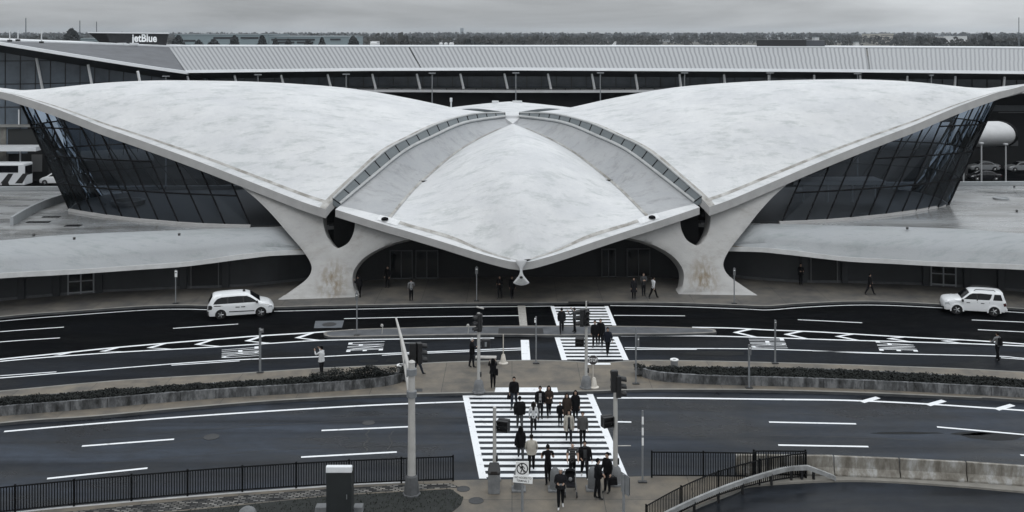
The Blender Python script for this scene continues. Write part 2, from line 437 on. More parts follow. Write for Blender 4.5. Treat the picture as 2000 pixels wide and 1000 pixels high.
# gore with chevrons, left
UL = [(-80,712),(0,702),(105,691.5),(210,680.5),(330,670),(430,662),(500,656.5),(600,650.5),(690,644)]
LL = [(-80,716),(0,706),(105,697),(250,687),(390,679.5),(540,670),(640,664.5),(800,662),(965,660.5)]
UR = [(1352,639.5),(1430,641),(1500,644.5),(1600,648.5),(1700,654.5),(1800,660),(1900,665),(2000,672),(2200,687)]
LR = [(1300,653.5),(1205,654.5)]
pl(UL, 0.26); pl(LL, 0.2); pl(UR, 0.24)
pl([(1212,656.5),(1300,656),(1390,656.5),(1500,659.5),(1650,664.5),(1800,668.5),(2000,676),(2200,690)], 0.22)
def at(line, x):
    p = sorted(line); return interp([a for a, _ in p], [b_ for _, b_ in p], x)
LRR = [(1212,656.5),(1390,656.5),(1500,659.5),(1650,664.5),(1800,668.5),(2000,676)]
def chevron(x, U, Lw, a, b_, t):
    ym = (at(U,x)+at(Lw,x))/2
    for line, dx, e in ((U, a, 0.5), (Lw, b_, -0.5)):
        y1 = at(line, x+dx)+e; y2 = at(line, x+dx+t)+e
        q = [G(x,ym), G(x+t,ym), G(x+dx+t,y2), G(x+dx,y1)]
        lines.add([(p.x,p.y,0.0088) for p in q], [(0,1,2,3)])
for x in (575,477,379,286,194,104): chevron(x, UL, LL, 30, 42, 12)
for x in (1431,1530,1630,1731,1837): chevron(x, UR, LRR, 28, 38, 12)
# edge line of the through road
pl([(-200,754),(0,738.5),(110,729.5),(335,711),(470,702.5),(620,697),(700,693),(830,687.5),(1018,680)], 0.16)
pl([(-60,738),(0,734),(110,726.5)], 0.13); pl([(335,713.5),(400,709.5),(468,705)], 0.13); pl([(746,694),(830,690),(1018,683.5)], 0.13)
pl([(1220,679),(1300,680.5),(1460,681.5),(1590,685),(1700,690),(1940,695.5),(2000,700),(2200,715)], 0.16)
pl([(1221,682.5),(1361,682.5)], 0.13); pl([(1586,685.5),(1722,689.5)], 0.13); pl([(1955,699),(2100,709)], 0.13)
# near road
pl([(8,843),(175,828.5),(350,815),(520,803.5),(700,793),(800,788.5),(908,784.5)], 0.2)
pl([(1166,777.5),(1300,777.5),(1500,780),(1650,782),(1780,787.5),(1900,795),(2000,802),(2200,818)], 0.22)
for a in ([(160,871.5),(340,858)], [(92,935),(288,914.5)], [(-120,893),(-20,884)], [(628,841),(800,833.5)], [(588,893),(775,883)], [(1205,824),(1233,824.5)], [(1502,824.5),(1672,828)], [(1520,869.5),(1696,872.5)], [(1830,834),(2000,849),(2060,855)], [(1993,889),(2120,897)]): pl(a, 0.18)
pl([(1206,871),(1232,870.6)], 0.12, worn)
for x, y in ((1683,785.5),(1812,791.5),(1946,800)):
    pl([(x,y),(x+32,y-9)], 0.36, n=1, z=0.0085)
# stop lines
def sq(a, mb=lines, z=0.0095): quad(mb, a, z)
sq([(1017,664),(1033,664),(1036,704),(1019,704)])
quad(worn, [(1011,597),(1026,597),(1030,636),(1015,636)], 0.0095)
# crosswalks : ladders
def ladder(x0t, x1t, yt, x0b, x1b, yb, n, ew, first=0.5):
    A = G(x0t, yt); B = G(x1t, yt); C = G(x0b, yb); Dd = G(x1b, yb)
    def along(a, b_, t): return a.lerp(b_, t)
    for p, q, s in ((A, C, 1), (B, Dd, -1)):
        d = ew*s
        lines.add([(p.x,p.y,.0105),(p.x+d,p.y,.0105),(q.x+d,q.y,.0105),(q.x,q.y,.0105)], [(0,1,2,3)])
    dep = A.y-C.y
    for i in range(n):
        t0 = (i+0.27)/n; t1 = (i+0.79)/n
        a, b_, c_, d_ = along(A,C,t0), along(B,Dd,t0), along(B,Dd,t1), along(A,C,t1)
        lines.add([(a.x+ew*.5,a.y,.012),(b_.x-ew*.5,b_.y,.012),(c_.x-ew*.5,c_.y,.012),(d_.x+ew*.5,d_.y,.012)], [(0,1,2,3)])
ladder(903,1158,770,936,1228,935,16,0.36)
ladder(1075,1188,598,1087,1204,636,7,0.3)
ladder(1083,1207,658,1097,1228,703.5,7,0.36)
struct(lines.build('lane_marking', m_paint)); struct(worn.build('worn_marking', m_worn))
# lettering THRU / LANE : letter tops face +X, read across the lane
lt = MB()
def road_word(word, c):
    put_quad(lt, word, [G(x, y)+Vector((0,0,0.0092)) for x, y in c], bold=-0.006)
road_word('THRU', [(432,682),(505,676.5),(506.5,695),(432,700)])
road_word('LANE', [(681,669.5),(752,666.5),(748,684.5),(676,687.5)])
road_word('THRU', [(1461,660.5),(1530,661),(1539,680),(1467,680)])
road_word('LANE', [(1709,665),(1781,668.5),(1794,687),(1718,685)])
struct(lt.build('road_lettering', m_paint))
# wet dark patches
wp = MB()
def blob(cx, cy, rx, ry, seed):
    r = random.Random(seed); pts = []
    for k in range(28):
        a = 2*pi*k/28; q = 1+0.35*mnoise.noise(Vector((cos(a)*1.6+seed, sin(a)*1.6, seed)))
        pts.append(G(cx+rx*cos(a)*q, cy+ry*sin(a)*q))
    v, f = tri([(p.x,p.y) for p in pts]); wp.add([(p[0],p[1],0.0045) for p in v], f)
blob(1945,851,62,8,1); blob(1895,847,40,3,5); blob(1765,846,70,2.5,2); blob(860,702,110,9,3); blob(1400,690,70,4,4); blob(720,705,20,3,7)
struct(wp.build('wet_patch', m_wet))

# sealed cracks and joints in the near road
ck = MB(); rc = random.Random(21)
def crack(pts, w=0.07):
    q = px_line(pts, 5); q = [Vector((p.x+rc.uniform(-.05,.05), p.y+rc.uniform(-.05,.05), 0.0055)) for p in q]; ribbon(ck, q, w)
crack([(724,838),(716,848),(720,858),(712,868),(716,878),(709,888)], .10); crack([(768,842),(760,854),(766,866),(757,878)], .08)
crack([(420,853),(380,857),(330,866),(300,870)], .07); crack([(1330,800),(1420,806),(1560,808),(1700,815)], .05); crack([(200,905),(420,888),(600,876),(900,868)], .05)
crack([(1240,850),(1400,852),(1600,852),(1800,860)], .05); crack([(60,870),(200,856),(420,838),(700,822),(905,815)], .05)
struct(ck.build('road_crack', mat('crack_seal', (0.008,0.009,0.010), 0.5)))

manhole(413, 853.5, 0.006, 0.36, 'manhole cover between the two left dashes of the near road')
manhole(720, 826, 0.006, 0.30, 'small manhole cover in the near road just left of the crosswalk')
# ================================================================== WINGED CONCRETE TERMINAL
TH = radians(2.0); B0 = Vector((0.0, 100.0, 0.0))
def L(x, y, D):
    p = P(x, y, D)-B0
    return Vector((p.x*cos(TH)+p.y*sin(TH), -p.x*sin(TH)+p.y*cos(TH), p.z))
def LG(x, y, z):
    return L(x, y, F*(H-z)/(y-HY))
def plan(x, a, b_):
    """depth at which the photo column x meets the plan line a-b (world X,Y)"""
    k = (x-1000)/F; dx, dy = b_[0]-a[0], b_[1]-a[1]
    t = (k*a[1]-a[0])/(dx-k*dy); return a[1]+t*dy
def mir(p, s): return Vector((p[0]*s, p[1], p[2]))
terminal = thing('airport_terminal', 'white winged concrete terminal with bird-like shell roof and tall slanted windows', 'terminal building', B0, TH)

def shell_mat(name, base, dirt, drop, warm):
    m = bpy.data.materials.new(name); m.use_nodes = True; nt = m.node_tree; b = nt.nodes['Principled BSDF']
    tc = nt.nodes.new('ShaderNodeTexCoord')
    def nz(sc, st, lo, hi, det=8, rough=0.65, rot=0.0):
        mp = nt.nodes.new('ShaderNodeMapping'); mp.inputs['Scale'].default_value = st; mp.inputs['Rotation'].default_value = (0,0,rot)
        nt.links.new(tc.outputs['Object'], mp.inputs[0])
        n = nt.nodes.new('ShaderNodeTexNoise'); n.inputs['Scale'].default_value = sc; n.inputs['Detail'].default_value = det
        n.inputs['Roughness'].default_value = rough; nt.links.new(mp.outputs[0], n.inputs['Vector'])
        r = nt.nodes.new('ShaderNodeMapRange'); r.inputs[1].default_value = lo; r.inputs[2].default_value = hi
        nt.links.new(n.outputs['Fac'], r.inputs[0]); return r.outputs[0]
    def mix(a, c, f, amt):
        mu = nt.nodes.new('ShaderNodeMath'); mu.operation = 'MULTIPLY'; mu.inputs[1].default_value = amt; nt.links.new(f, mu.inputs[0])
        x = nt.nodes.new('ShaderNodeMix'); x.data_type = 'RGBA'; nt.links.new(mu.outputs[0], x.inputs[0])
        if isinstance(a, tuple): x.inputs[6].default_value = (*a, 1)
        else: nt.links.new(a, x.inputs[6])
        x.inputs[7].default_value = (*c, 1); return x.outputs[2]
    c = mix(base, tuple(k*1.12 for k in base), nz(0.35, (1,0.4,1), 0.4, 0.7), 0.8)
    c = mix(c, drop, nz(0.30, (0.5,1,1), 0.42, 0.64, 14, 0.8, radians(-25)), 0.85)
    c = mix(c, dirt, nz(1.1, (0.35,1.5,0.6), 0.50, 0.68, 14, 0.8, radians(-38)), 0.75)
    c = mix(c, warm, nz(0.7, (1,1,1), 0.64, 0.8, 10, 0.7), 0.35)
    nt.links.new(c, b.inputs['Base Color']); b.inputs['Roughness'].default_value = 0.65
    b.inputs['Specular IOR Level'].default_value = 0.3
    bp = nt.nodes.new('ShaderNodeBump'); bp.inputs['Strength'].default_value = 0.12; bp.inputs['Distance'].default_value = 0.06
    nt.links.new(nz(6, (1,1,1), 0.3, 0.7), bp.inputs['Height']); nt.links.new(bp.outputs[0], b.inputs['Normal'])
    MATS[name] = m; return m
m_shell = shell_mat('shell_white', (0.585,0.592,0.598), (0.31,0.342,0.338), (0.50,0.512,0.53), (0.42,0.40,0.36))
m_flange_shaded = shell_mat('shell_flange_shaded', (0.365,0.373,0.382), (0.20,0.205,0.205), (0.32,0.333,0.35), (0.28,0.262,0.23))  # darker copy of the shell, the steep flange's shade put into its colour
m_fascia_shaded = mat('fascia_shaded', (0.36,0.357,0.353), 0.7, var=0.1, scale=0.8)  # same concrete as the shell, greyed to paint in shade on edges and undersides
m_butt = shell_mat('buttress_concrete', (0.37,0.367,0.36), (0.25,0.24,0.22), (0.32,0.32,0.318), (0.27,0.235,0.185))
def add_stain(m, pt, col):
    nt = m.node_tree; b = nt.nodes['Principled BSDF']; src = b.inputs['Base Color'].links[0].from_socket
    tc = nt.nodes.new('ShaderNodeTexCoord'); ab = nt.nodes.new('ShaderNodeVectorMath'); ab.operation = 'ABSOLUTE'; nt.links.new(tc.outputs['Object'], ab.inputs[0])
    sb = nt.nodes.new('ShaderNodeVectorMath'); sb.operation = 'SUBTRACT'; sb.inputs[1].default_value = pt; nt.links.new(ab.outputs[0], sb.inputs[0])
    sc_ = nt.nodes.new('ShaderNodeVectorMath'); sc_.operation = 'MULTIPLY'; sc_.inputs[1].default_value = (1.0,0.0,0.75); nt.links.new(sb.outputs[0], sc_.inputs[0])
    ln = nt.nodes.new('ShaderNodeVectorMath'); ln.operation = 'LENGTH'; nt.links.new(sc_.outputs[0], ln.inputs[0])
    r = nt.nodes.new('ShaderNodeMapRange'); r.inputs[1].default_value = 0.3; r.inputs[2].default_value = 1.5; r.inputs[3].default_value = 1; r.inputs[4].default_value = 0; nt.links.new(ln.outputs['Value'], r.inputs[0])
    mp = nt.nodes.new('ShaderNodeMapping'); mp.inputs['Scale'].default_value = (1.6,1.6,0.5); nt.links.new(tc.outputs['Object'], mp.inputs[0])
    n = nt.nodes.new('ShaderNodeTexNoise'); n.inputs['Scale'].default_value = 2.0; n.inputs['Detail'].default_value = 8; nt.links.new(mp.outputs[0], n.inputs['Vector'])
    q = nt.nodes.new('ShaderNodeMapRange'); q.inputs[1].default_value = 0.38; q.inputs[2].default_value = 0.6; nt.links.new(n.outputs['Fac'], q.inputs[0])
    mu = nt.nodes.new('ShaderNodeMath'); mu.operation = 'MULTIPLY'; nt.links.new(r.outputs[0], mu.inputs[0]); nt.links.new(q.outputs[0], mu.inputs[1])
    x = nt.nodes.new('ShaderNodeMix'); x.data_type = 'RGBA'; nt.links.new(mu.outputs[0], x.inputs[0]); nt.links.new(src, x.inputs[6]); x.inputs[7].default_value = (*col,1)
    nt.links.new(x.outputs[2], b.inputs['Base Color'])
_p = L(648, 553, 82.2); add_stain(m_butt, (abs(_p.x), abs(_p.y), _p.z), (0.20,0.165,0.12))
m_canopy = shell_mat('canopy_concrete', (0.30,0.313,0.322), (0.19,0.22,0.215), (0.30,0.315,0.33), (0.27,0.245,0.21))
m_gutter = mat('gutter_dirt', (0.50,0.495,0.48), 0.7, col2=(0.23,0.22,0.20), scale=1.1, thr=(0.3,0.62), detail=10)
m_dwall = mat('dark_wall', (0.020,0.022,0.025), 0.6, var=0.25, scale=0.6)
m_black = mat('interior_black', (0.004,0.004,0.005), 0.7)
m_frame = mat('dark_bronze_frame', (0.006,0.006,0.007), 0.8, spec=0.1)
m_glass = glass_mat('tinted_glass', (0.44,0.48,0.53))
m_dglass = mat('door_glass', (0.006,0.007,0.008), 0.08)
m_alu = mat('aluminium_frame', (0.22,0.23,0.24), 0.4, metal=0.3)

def resample(pts, n):
    c = crv(pts, 8); d = [0]
    for a, b_ in zip(c, c[1:]): d.append(d[-1]+(b_-a).length)
    out = []; k = 0
    for i in range(n+1):
        t = d[-1]*i/n
        while k < len(d)-2 and d[k+1] < t: k += 1
        u = 0 if d[k+1] == d[k] else (t-d[k])/(d[k+1]-d[k]); out.append(c[k].lerp(c[k+1], min(1, u)))
    return out
def coons3(S, Fc, K, ns, nv, bul):
    """S: C->A, Fc: A->T, K: C->T (lists of ns+1 / nv+1 points)"""
    C, A, T = S[0], S[-1], K[-1]; rows = []
    for j in range(nv+1):
        v = j/nv; row = []
        for i in range(ns+1):
            s = i/ns
            p = S[i]*(1-v)+T*v+K[j]*(1-s)+Fc[j]*s-(C*(1-s)*(1-v)+A*s*(1-v)+T*v)
            p = p.copy(); p.z += bul(s, v, j); row.append(p)
        rows.append(row)
    return rows

eD = lambda x: 83.6+(638-x)*0.0182
edge_px = [(636,409),(590,394),(520,367),(400,320),(330,294),(260,269),(200,248),(160,232),(100,209),(30,186),(0,179),(-60,165)]
EDGE = [L(x, y, eD(x)) for x, y in edge_px]
sl0, sl1 = (-14.9,84.2), (-0.7,99.3)
sky_px = [(986,224),(923,227),(860,244),(807,269),(755,297),(695,350),(650,392)]
SKY = [L(x, y, plan(x, sl0, sl1)) for x, y in sky_px]
SKYW = SKY+[L(636,409,83.6)]
crown_px = [(986,224),(905,214),(800,192),(700,175),(600,167.5),(500,163.5),(400,162),(330,162),(260,164.5),(200,168.5),(120,177),(60,184),(0,183),(-60,165)]
CROWN = [L(x, y, 99.3+(x-1000)*D_*0) if False else L(x, y, D_) for (x, y), D_ in zip(crown_px, [99.3,99.2,99.1,98.9,98.7,98.5,98.3,98.1,97.9,97.7,97.4,97.1,96.8,96.3])]
NS, NV = 30, 54
Sx = resample(SKYW, NS); Fx = resample(EDGE, NV); Kx = resample(CROWN, NV)
# front-shell curves
fe_px = [(655,409),(690,420),(755,440),(790,450),(860,471),(895,482),(940,496),(985,508),(1010,513)]
fl0, fl1 = (-14.5,83.9), (0.72,79.5)
FE = [L(x, y, plan(x, fl0, fl1)) for x, y in fe_px]
w_px = [(664,402),(700,410),(765,426),(797,437),(860,454),(895,466),(940,487),(985,502),(1012,509)]
wl0, wl1 = (-14.6,84.7), (0.6,80.3)
WV = [L(x, y, plan(x, wl0, wl1)) for x, y in w_px]
v_px = [(1000,240),(947,266),(895,297),(846,338),(807,375),(765,426)]
vl0, vl1 = (-9.87,84.0), (0.0,97.5)
VV = [L(x, y, D_) for (x, y), D_ in zip(v_px, (97.9,95.3,92.6,89.9,87.4,84.0))]; VV[-1] = WV[2]
e_px = [(987,231),(909,243),(846,270),(790,299),(724,352),(664,402)]
el0, el1 = (-14.2,84.4), (-0.64,99.0)
EE = [L(x, y, plan(x, el0, el1)) for x, y in e_px]; EE[-1] = WV[0]
RR = [Vector((0,-2.4,12.75)),Vector((0,-6,12.75)),Vector((0,-10,12.0)),Vector((0,-14,9.9)),Vector((0,-17,7.3)),Vector((0,-19,4.9)),Vector((WV[-1].x*0,WV[-1].y,WV[-1].z))]
VV[0] = RR[0].copy()
WV[-1].x = min(WV[-1].x, -0.05); WV2 = WV[2:]; WV2[-1] = RR[-1]
def bend_rear(p):
    q = Vector((p[0], -p[1], p[2]))
    q.z += 1.5*max(0, 1-abs(q.x)/6.2)*max(0, min(1, (q.y-2.0)/4.5))
    return q
_cs = sorted([(-p.x, p.y) for p in Kx])
def yc(x): return interp([a for a, _ in _cs], [b_ for _, b_ in _cs], x)
def wing(s, rear):
    def tf(p):
        p = mir(p, s); return Vector((p.x, 2*yc(abs(p.x))-p.y, p.z)) if rear else p
    rows = coons3(Sx, Fx, Kx, NS, NV, lambda a, v, j: v*a*(1-a)*(Kx[j].z-Fx[j].z)*1.0)
    T = [[tf(p) for p in r] for r in rows]
    if (s < 0) != rear: T = [list(reversed(r)) for r in T]
    mb = MB(); mb.plate(T, lambda i, j: 0.72 if i < NV-8 else 0.72-0.035*(i-NV+8), 0, 1)
    nt_ = len(mb.f)
    o = mb.build('wing_roof', [m_shell, m_fascia_shaded], terminal, smooth=40, weld=False)
    if not rear:
        g = MB()
        def sh(p, k=0.02): return Vector((p.x, p.y, p.z+k))
        a = [sh(tf(rows[j][NS].lerp(rows[j][NS-1], 0.75))) for j in range(0, NV-1)]
        b_ = [sh(tf(rows[j][NS].lerp(rows[j][NS-1], 1.15))) for j in range(0, NV-1)]
        a[0] = sh(tf(rows[0][NS])); g.grid([a, b_])
        c = [sh(tf(rows[0][i]), 0.02) for i in range(3, NS+1)]
        d = [sh(tf(rows[0][i].lerp(rows[1][i], 0.8)), 0.02) for i in range(3, NS+1)]
        g.grid([c, d])
        g.build('roof_gutter', m_gutter, o)
    return o
def front(rear):
    tf0 = bend_rear if rear else (lambda p: p)
    mb = MB()
    n = 26
    E = resample(EE, n); V = resample(VV, n); W = resample(WV2, n); Rr = resample(RR, n)
    Wl = resample(WV, n); Fl = resample(FE, n); Fl[-1].x = -0.02
    for s in (1, -1):
        tf = lambda p: tf0(mir(p, s))
        rev = (s < 0) != rear
        fl = [[tf(E[i].lerp(V[i], k/8)-Vector((0,0,1.0*(k/8)*(1-k/8)*(1-i/n*0.5)))) for k in range(9)] for i in range(n+1)]
        va = coons3(V, W, Rr, n, n, lambda a, v, j: 0.0)
        for j in range(n+1):
            v = j/n
            for i in range(n+1):
                a = i/n; pw = 1.45
                z = Rr[j].z+(W[j].z-Rr[j].z)*a**pw
                z += (V[i].z-(V[0].z+(V[-1].z-V[0].z)*a**pw))*(1-v)**2.2
                va[j][i].z = z
        va = [[tf(p) for p in r] for r in va]
        lp = [[tf(Wl[i].lerp(Fl[i], k/4)+Vector((0,0,0.0))) for k in range(5)] for i in range(n+1)]
        for rows, mi in ((fl, 2), (va, 0), (lp, 0)):
            if rev: rows = [list(reversed(r)) for r in rows]
            th = 0.5 if mi == 2 or rows is not lp else 0.62
            mb.plate(rows, (lambda i, j: 0.60) if len(rows[0]) == 5 else (lambda i, j: 0.5), mi, 1)
        a_, b_, c_ = tf(E[0]), tf0(mir(E[0], -s)), tf(V[0])
    # closing piece at the crossing
    a, b_, c = tf0(E[0]), tf0(mir(E[0], -1)), tf0(V[0])
    z = Vector((0,0,-0.5))
    mb.add([a, b_, c, a+z, b_+z, c+z], [(0,1,2),(5,4,3),(0,2,5,3),(1,2,5,4)], 0)
    o = mb.build('entrance_shell_roof' if not rear else 'rear_shell_roof', [m_shell, m_fascia_shaded, m_flange_shaded], terminal, smooth=40, weld=False)
    if not rear:
        g = MB(); up = Vector((0,0,0.025))
        for s in (1, -1):
            tf = lambda p: mir(p, s)
            g.grid([[tf(V[i].lerp(E[i], 0.012))+up for i in range(2, n+1)], [tf(V[i].lerp(E[i], 0.07))+up for i in range(2, n+1)]])
            g.grid([[tf(Wl[i].lerp(Fl[i], 0.02))+up for i in range(8, n)], [tf(Wl[i].lerp(Fl[i], 0.42))+up for i in range(8, n)]])
        g.build('roof_gutter', m_gutter, o)
        # bright patched corners with drains
        for s in (1, -1):
            pt = MB(); dr = MB()
            for (i0, i1, f0, f1) in ((6, 10, 0.02, 0.75),):
                pt.grid([[tf_ for tf_ in [mir(Wl[i].lerp(Fl[i], f0), s)+up*1.6 for i in range(i0, i1)]], [mir(Wl[i].lerp(Fl[i], f1), s)+up*1.6 for i in range(i0, i1)]])
            q = mir(Wl[7].lerp(Fl[7], 0.45), s); dr.lathe([(0.3,0),(0.26,0.16),(0.1,0.22),(0.02,0.22)], q+Vector((0,0,0.02)), 12)
            pt.build('patch_repair', mat('white_patch', (0.64,0.65,0.66), 0.6, var=0.1, scale=3), o)
            dr.build('roof_drain', m_frame, o, smooth=40)
    return o
for s in (1, -1):
    for rr in (False, True): wing(s, rr)
front(False)
# broad rear shell rising behind the crossing
prof = [(0.95,0.7,13.40,13.38),(2.0,1.6,13.52,13.40),(4.0,4.2,13.75,13.45),(6.5,7.6,14.12,13.30),(8.0,9.4,14.10,13.05),(11,11.5,13.2,11.6),(15,13.5,10.5,8.6),(19,9,6.6,5.6),(21,1.0,4.4,4.3)]
rows = []
for y, w_, zc_, ze_ in prof:
    rows.append([Vector((w_*k/8, y, zc_+(ze_-zc_)*abs(k/8)**1.25)) for k in range(-8, 9)])
fine_r = [crv([r[j] for r in rows], 4) for j in range(17)]
rr_ = MB(); rr_.plate([[fine_r[j][i] for j in range(17)] for i in range(len(fine_r[0]))], lambda i, j: 0.5, 0, 1)
rr_.build('rear_shell_roof', [m_shell, m_fascia_shaded], terminal, smooth=40, weld=False)
# flat hub where the four shells meet
mb = MB(); hub = [(-0.75,-1.0),(0.75,-1.0),(1.1,0),(0.75,1.0),(-0.75,1.0),(-1.1,0)]
slab(mb, [Vector((x,y,0)) for x, y in hub], 12.3, 13.42); mb.build('roof_hub', [m_shell], terminal, bevel=0.08)
# skylight bands
m_sky = mat('skylight_glass', (0.15,0.17,0.18), 0.2, var=0.12, scale=0.4)
m_rail = mat('skylight_rail', (0.42,0.43,0.43), 0.5, var=0.15, scale=1)
for s in (1, -1):
    for rear in (False, True):
        tf = (lambda p: Vector((p.x*s, -p.y, p.z))) if rear else (lambda p: mir(p, s))
        n = 34; O = resample(SKY, n); I = resample(EE, n); up = Vector((0,0,0.16)); O = [p+up for p in O]; I = [p+up for p in I]
        mb = MB(); rows = [[tf(O[i].lerp(I[i], k/2)) for k in (0,1,2)] for i in range(n+1)]
        mb.plate(rows, lambda i, j: 0.5); o = mb.build('skylight', m_sky, terminal)
        if rear: continue
        MB().tube([tf(p)+Vector((0,0,0.05)) for p in O], 0.09, 6).build('skylight_rail', m_rail, o)
        MB().tube([tf(p)+Vector((0,0,0.05)) for p in I], 0.13, 6).build('skylight_rail', m_rail, o)
        for i in range(0, n+1, 2): MB().tube([tf(O[i])+Vector((0,0,0.02)), tf(I[i])+Vector((0,0,0.02))], 0.045, 5).build('skylight_bar', m_frame, o)
# roof vents on the rear shell
for x, w in ((-1.5,0.7),(0.8,1.0)):
    MB().box((x, 7.0, 14.12), (w, 0.5, 0.34)).build('roof_vent', m_shell, terminal, bevel=0.03)

# nose scupper
NX, NYD = 0.0, 79.35
def NP(x, y, D): p = L(x, y, D); return p
nose = [(1008,508),(1028,508),(1026,516),(1021.5,523),(1020.5,531),(1023,538),(1029,546),(1033.5,552),(1030,555),(1024,557),(1018,557.8),(1012,557),(1006,555),(1002.5,552),(1007,546),(1013,538),(1015.5,531),(1014.5,523),(1010,516)]
no = crv([(a, b_, 0) for a, b_ in nose], 3, True); no2 = [(p.x, p.y) for p in no]
v, f = tri(no2, 3.0)
mb = MB(); nv = len(v); fr = []; bk = []
for p in v:
    d = bdist((p[0], p[1]), no2); dd = 0.05*max(0, 1-d/2.5)**2
    fr.append(L(p[0], p[1], 79.25+dd)); bk.append(L(p[0], p[1]*0.985+8, 80.3))
mb.add(fr+bk, [tuple(t) for t in f]+[tuple(k+nv for k in reversed(t)) for t in f])
k = len(no2); mb.add(fr[:k]+bk[:k], [(i, (i+1) % k, (i+1) % k+k, i+k) for i in range(k)])
sc = mb.build('rain_scupper', m_shell, terminal, smooth=50)
fan = [(1018,540.5),(1022,543.5),(1029.5,552),(1024,554.5),(1018,555.3),(1012,554.5),(1006.5,552),(1014,543.5)]
mb = MB(); q = [L(a, b_, 79.22) for a, b_ in fan]; mb.add(q, [tuple(range(len(q)))])
mb.build('scupper_pan', mat('scupper_pan', (0.33,0.34,0.34), 0.6, var=0.2, scale=3), sc)
mb = MB(); q = [L(1018+3*cos(a)*1.1, 541.8+2.6*sin(a), 79.19) for a in [2*pi*i/12 for i in range(12)]]; mb.add(q, [tuple(range(12))])
q = [L(a, b_, 79.9) for a, b_ in [(1014,513),(1018,515),(1029,512),(1038,509),(1034,507.5),(1025,508),(1017,510)]]
mb.add([p+Vector((0,-0.3,0.12)) for p in q], [tuple(range(7))])
mb.build('scupper_hole', m_black, sc)

# Y-shaped buttresses
bp_px = [(543,585.5),(570,567),(597,547),(607.5,531),(607,515),(592,490),(562,455),(532,420),(502,390),(470,364),(472,352),(520,370),(580,392),(632,410),(631,424),(632,440),(637,458),(647,475),(658,484),(668,482),(681,473),(690,456),(693,440),(693,428),(720,438),(760,449),(790,456),(800,467),(770,474),(740,486),(712,503),(695,522),(688.5,540),(691,562),(700,580.5)]
ctl = [(543,585,81.55),(700,580,82.4),(620,583,81.95),(607,520,82.7),(690,535,83.0),(650,500,83.2),(632,425,84.6),(690,437,84.4),(585,402,85.2),(470,362,86.95),(545,440,85.3),(740,478,83.7),(800,462,82.9),(575,565,81.9)]
def fit_quadratic(pts):
    """least-squares depth surface through the control points"""
    bas = lambda x, y: [1, (x-640)/150, (y-480)/100, ((x-640)/150)*((y-480)/100), ((x-640)/150)**2, ((y-480)/100)**2]
    n = 6; A = [[0.0]*(n+1) for _ in range(n)]
    for x, y, d in pts:
        b = bas(x, y)
        for i in range(n):
            for j in range(n): A[i][j] += b[i]*b[j]
            A[i][n] += b[i]*d
    for i in range(n):
        p = max(range(i, n), key=lambda r: abs(A[r][i])); A[i], A[p] = A[p], A[i]
        for r in range(n):
            if r != i:
                f = A[r][i]/A[i][i]; A[r] = [u-f*v for u, v in zip(A[r], A[i])]
    c = [A[i][n]/A[i][i] for i in range(n)]
    return lambda x, y: sum(k*v for k, v in zip(c, bas(x, y)))
bD = fit_quadratic(ctl)
for s in (1, -1):
    P3 = [(a, b_, 0) for a, b_ in bp_px]
    bc = crv(P3[0:10], 4)+crv(P3[10:14], 2)+crv(P3[14:24], 4)+crv(P3[24:28], 2)+crv(P3[28:], 4)
    sharp = [(p.x, p.y) for p in bc]
    v, f = tri(sharp, 9.0); nv = len(v); fr = []; bk = []
    cx, cy = 650, 500
    for p in v:
        d = bdist((p[0], p[1]), sharp); rd = 0.10*max(0, 1-d/4)**2
        D0 = bD(p[0], p[1]); fr.append(mir(L(p[0], p[1], D0+rd), s)); q = L(p[0], p[1], D0)
        bk.append(mir(Vector((q.x, q.y+2.1, max(0.1, q.z-0.55))), s))
    mb = MB(); tf_ = [tuple(t) for t in f]
    mb.add(fr+bk, tf_+[tuple(k+nv for k in reversed(t)) for t in tf_]); k = len(sharp)
    mb.add(fr[:k]+bk[:k], [(i, (i+1) % k, (i+1) % k+k, i+k) for i in range(k)])
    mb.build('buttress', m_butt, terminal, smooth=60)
    # rear pair
    mb = MB(); fl = lambda p: Vector((p.x, -p.y, p.z))
    mb.add([fl(p) for p in fr+bk], tf_+[tuple(k_+nv for k_ in reversed(t)) for t in tf_])
    mb.add([fl(p) for p in fr[:k]+bk[:k]], [(i, (i+1) % k, (i+1) % k+k, i+k) for i in range(k)])
    mb.build('buttress', m_butt, terminal, smooth=60)

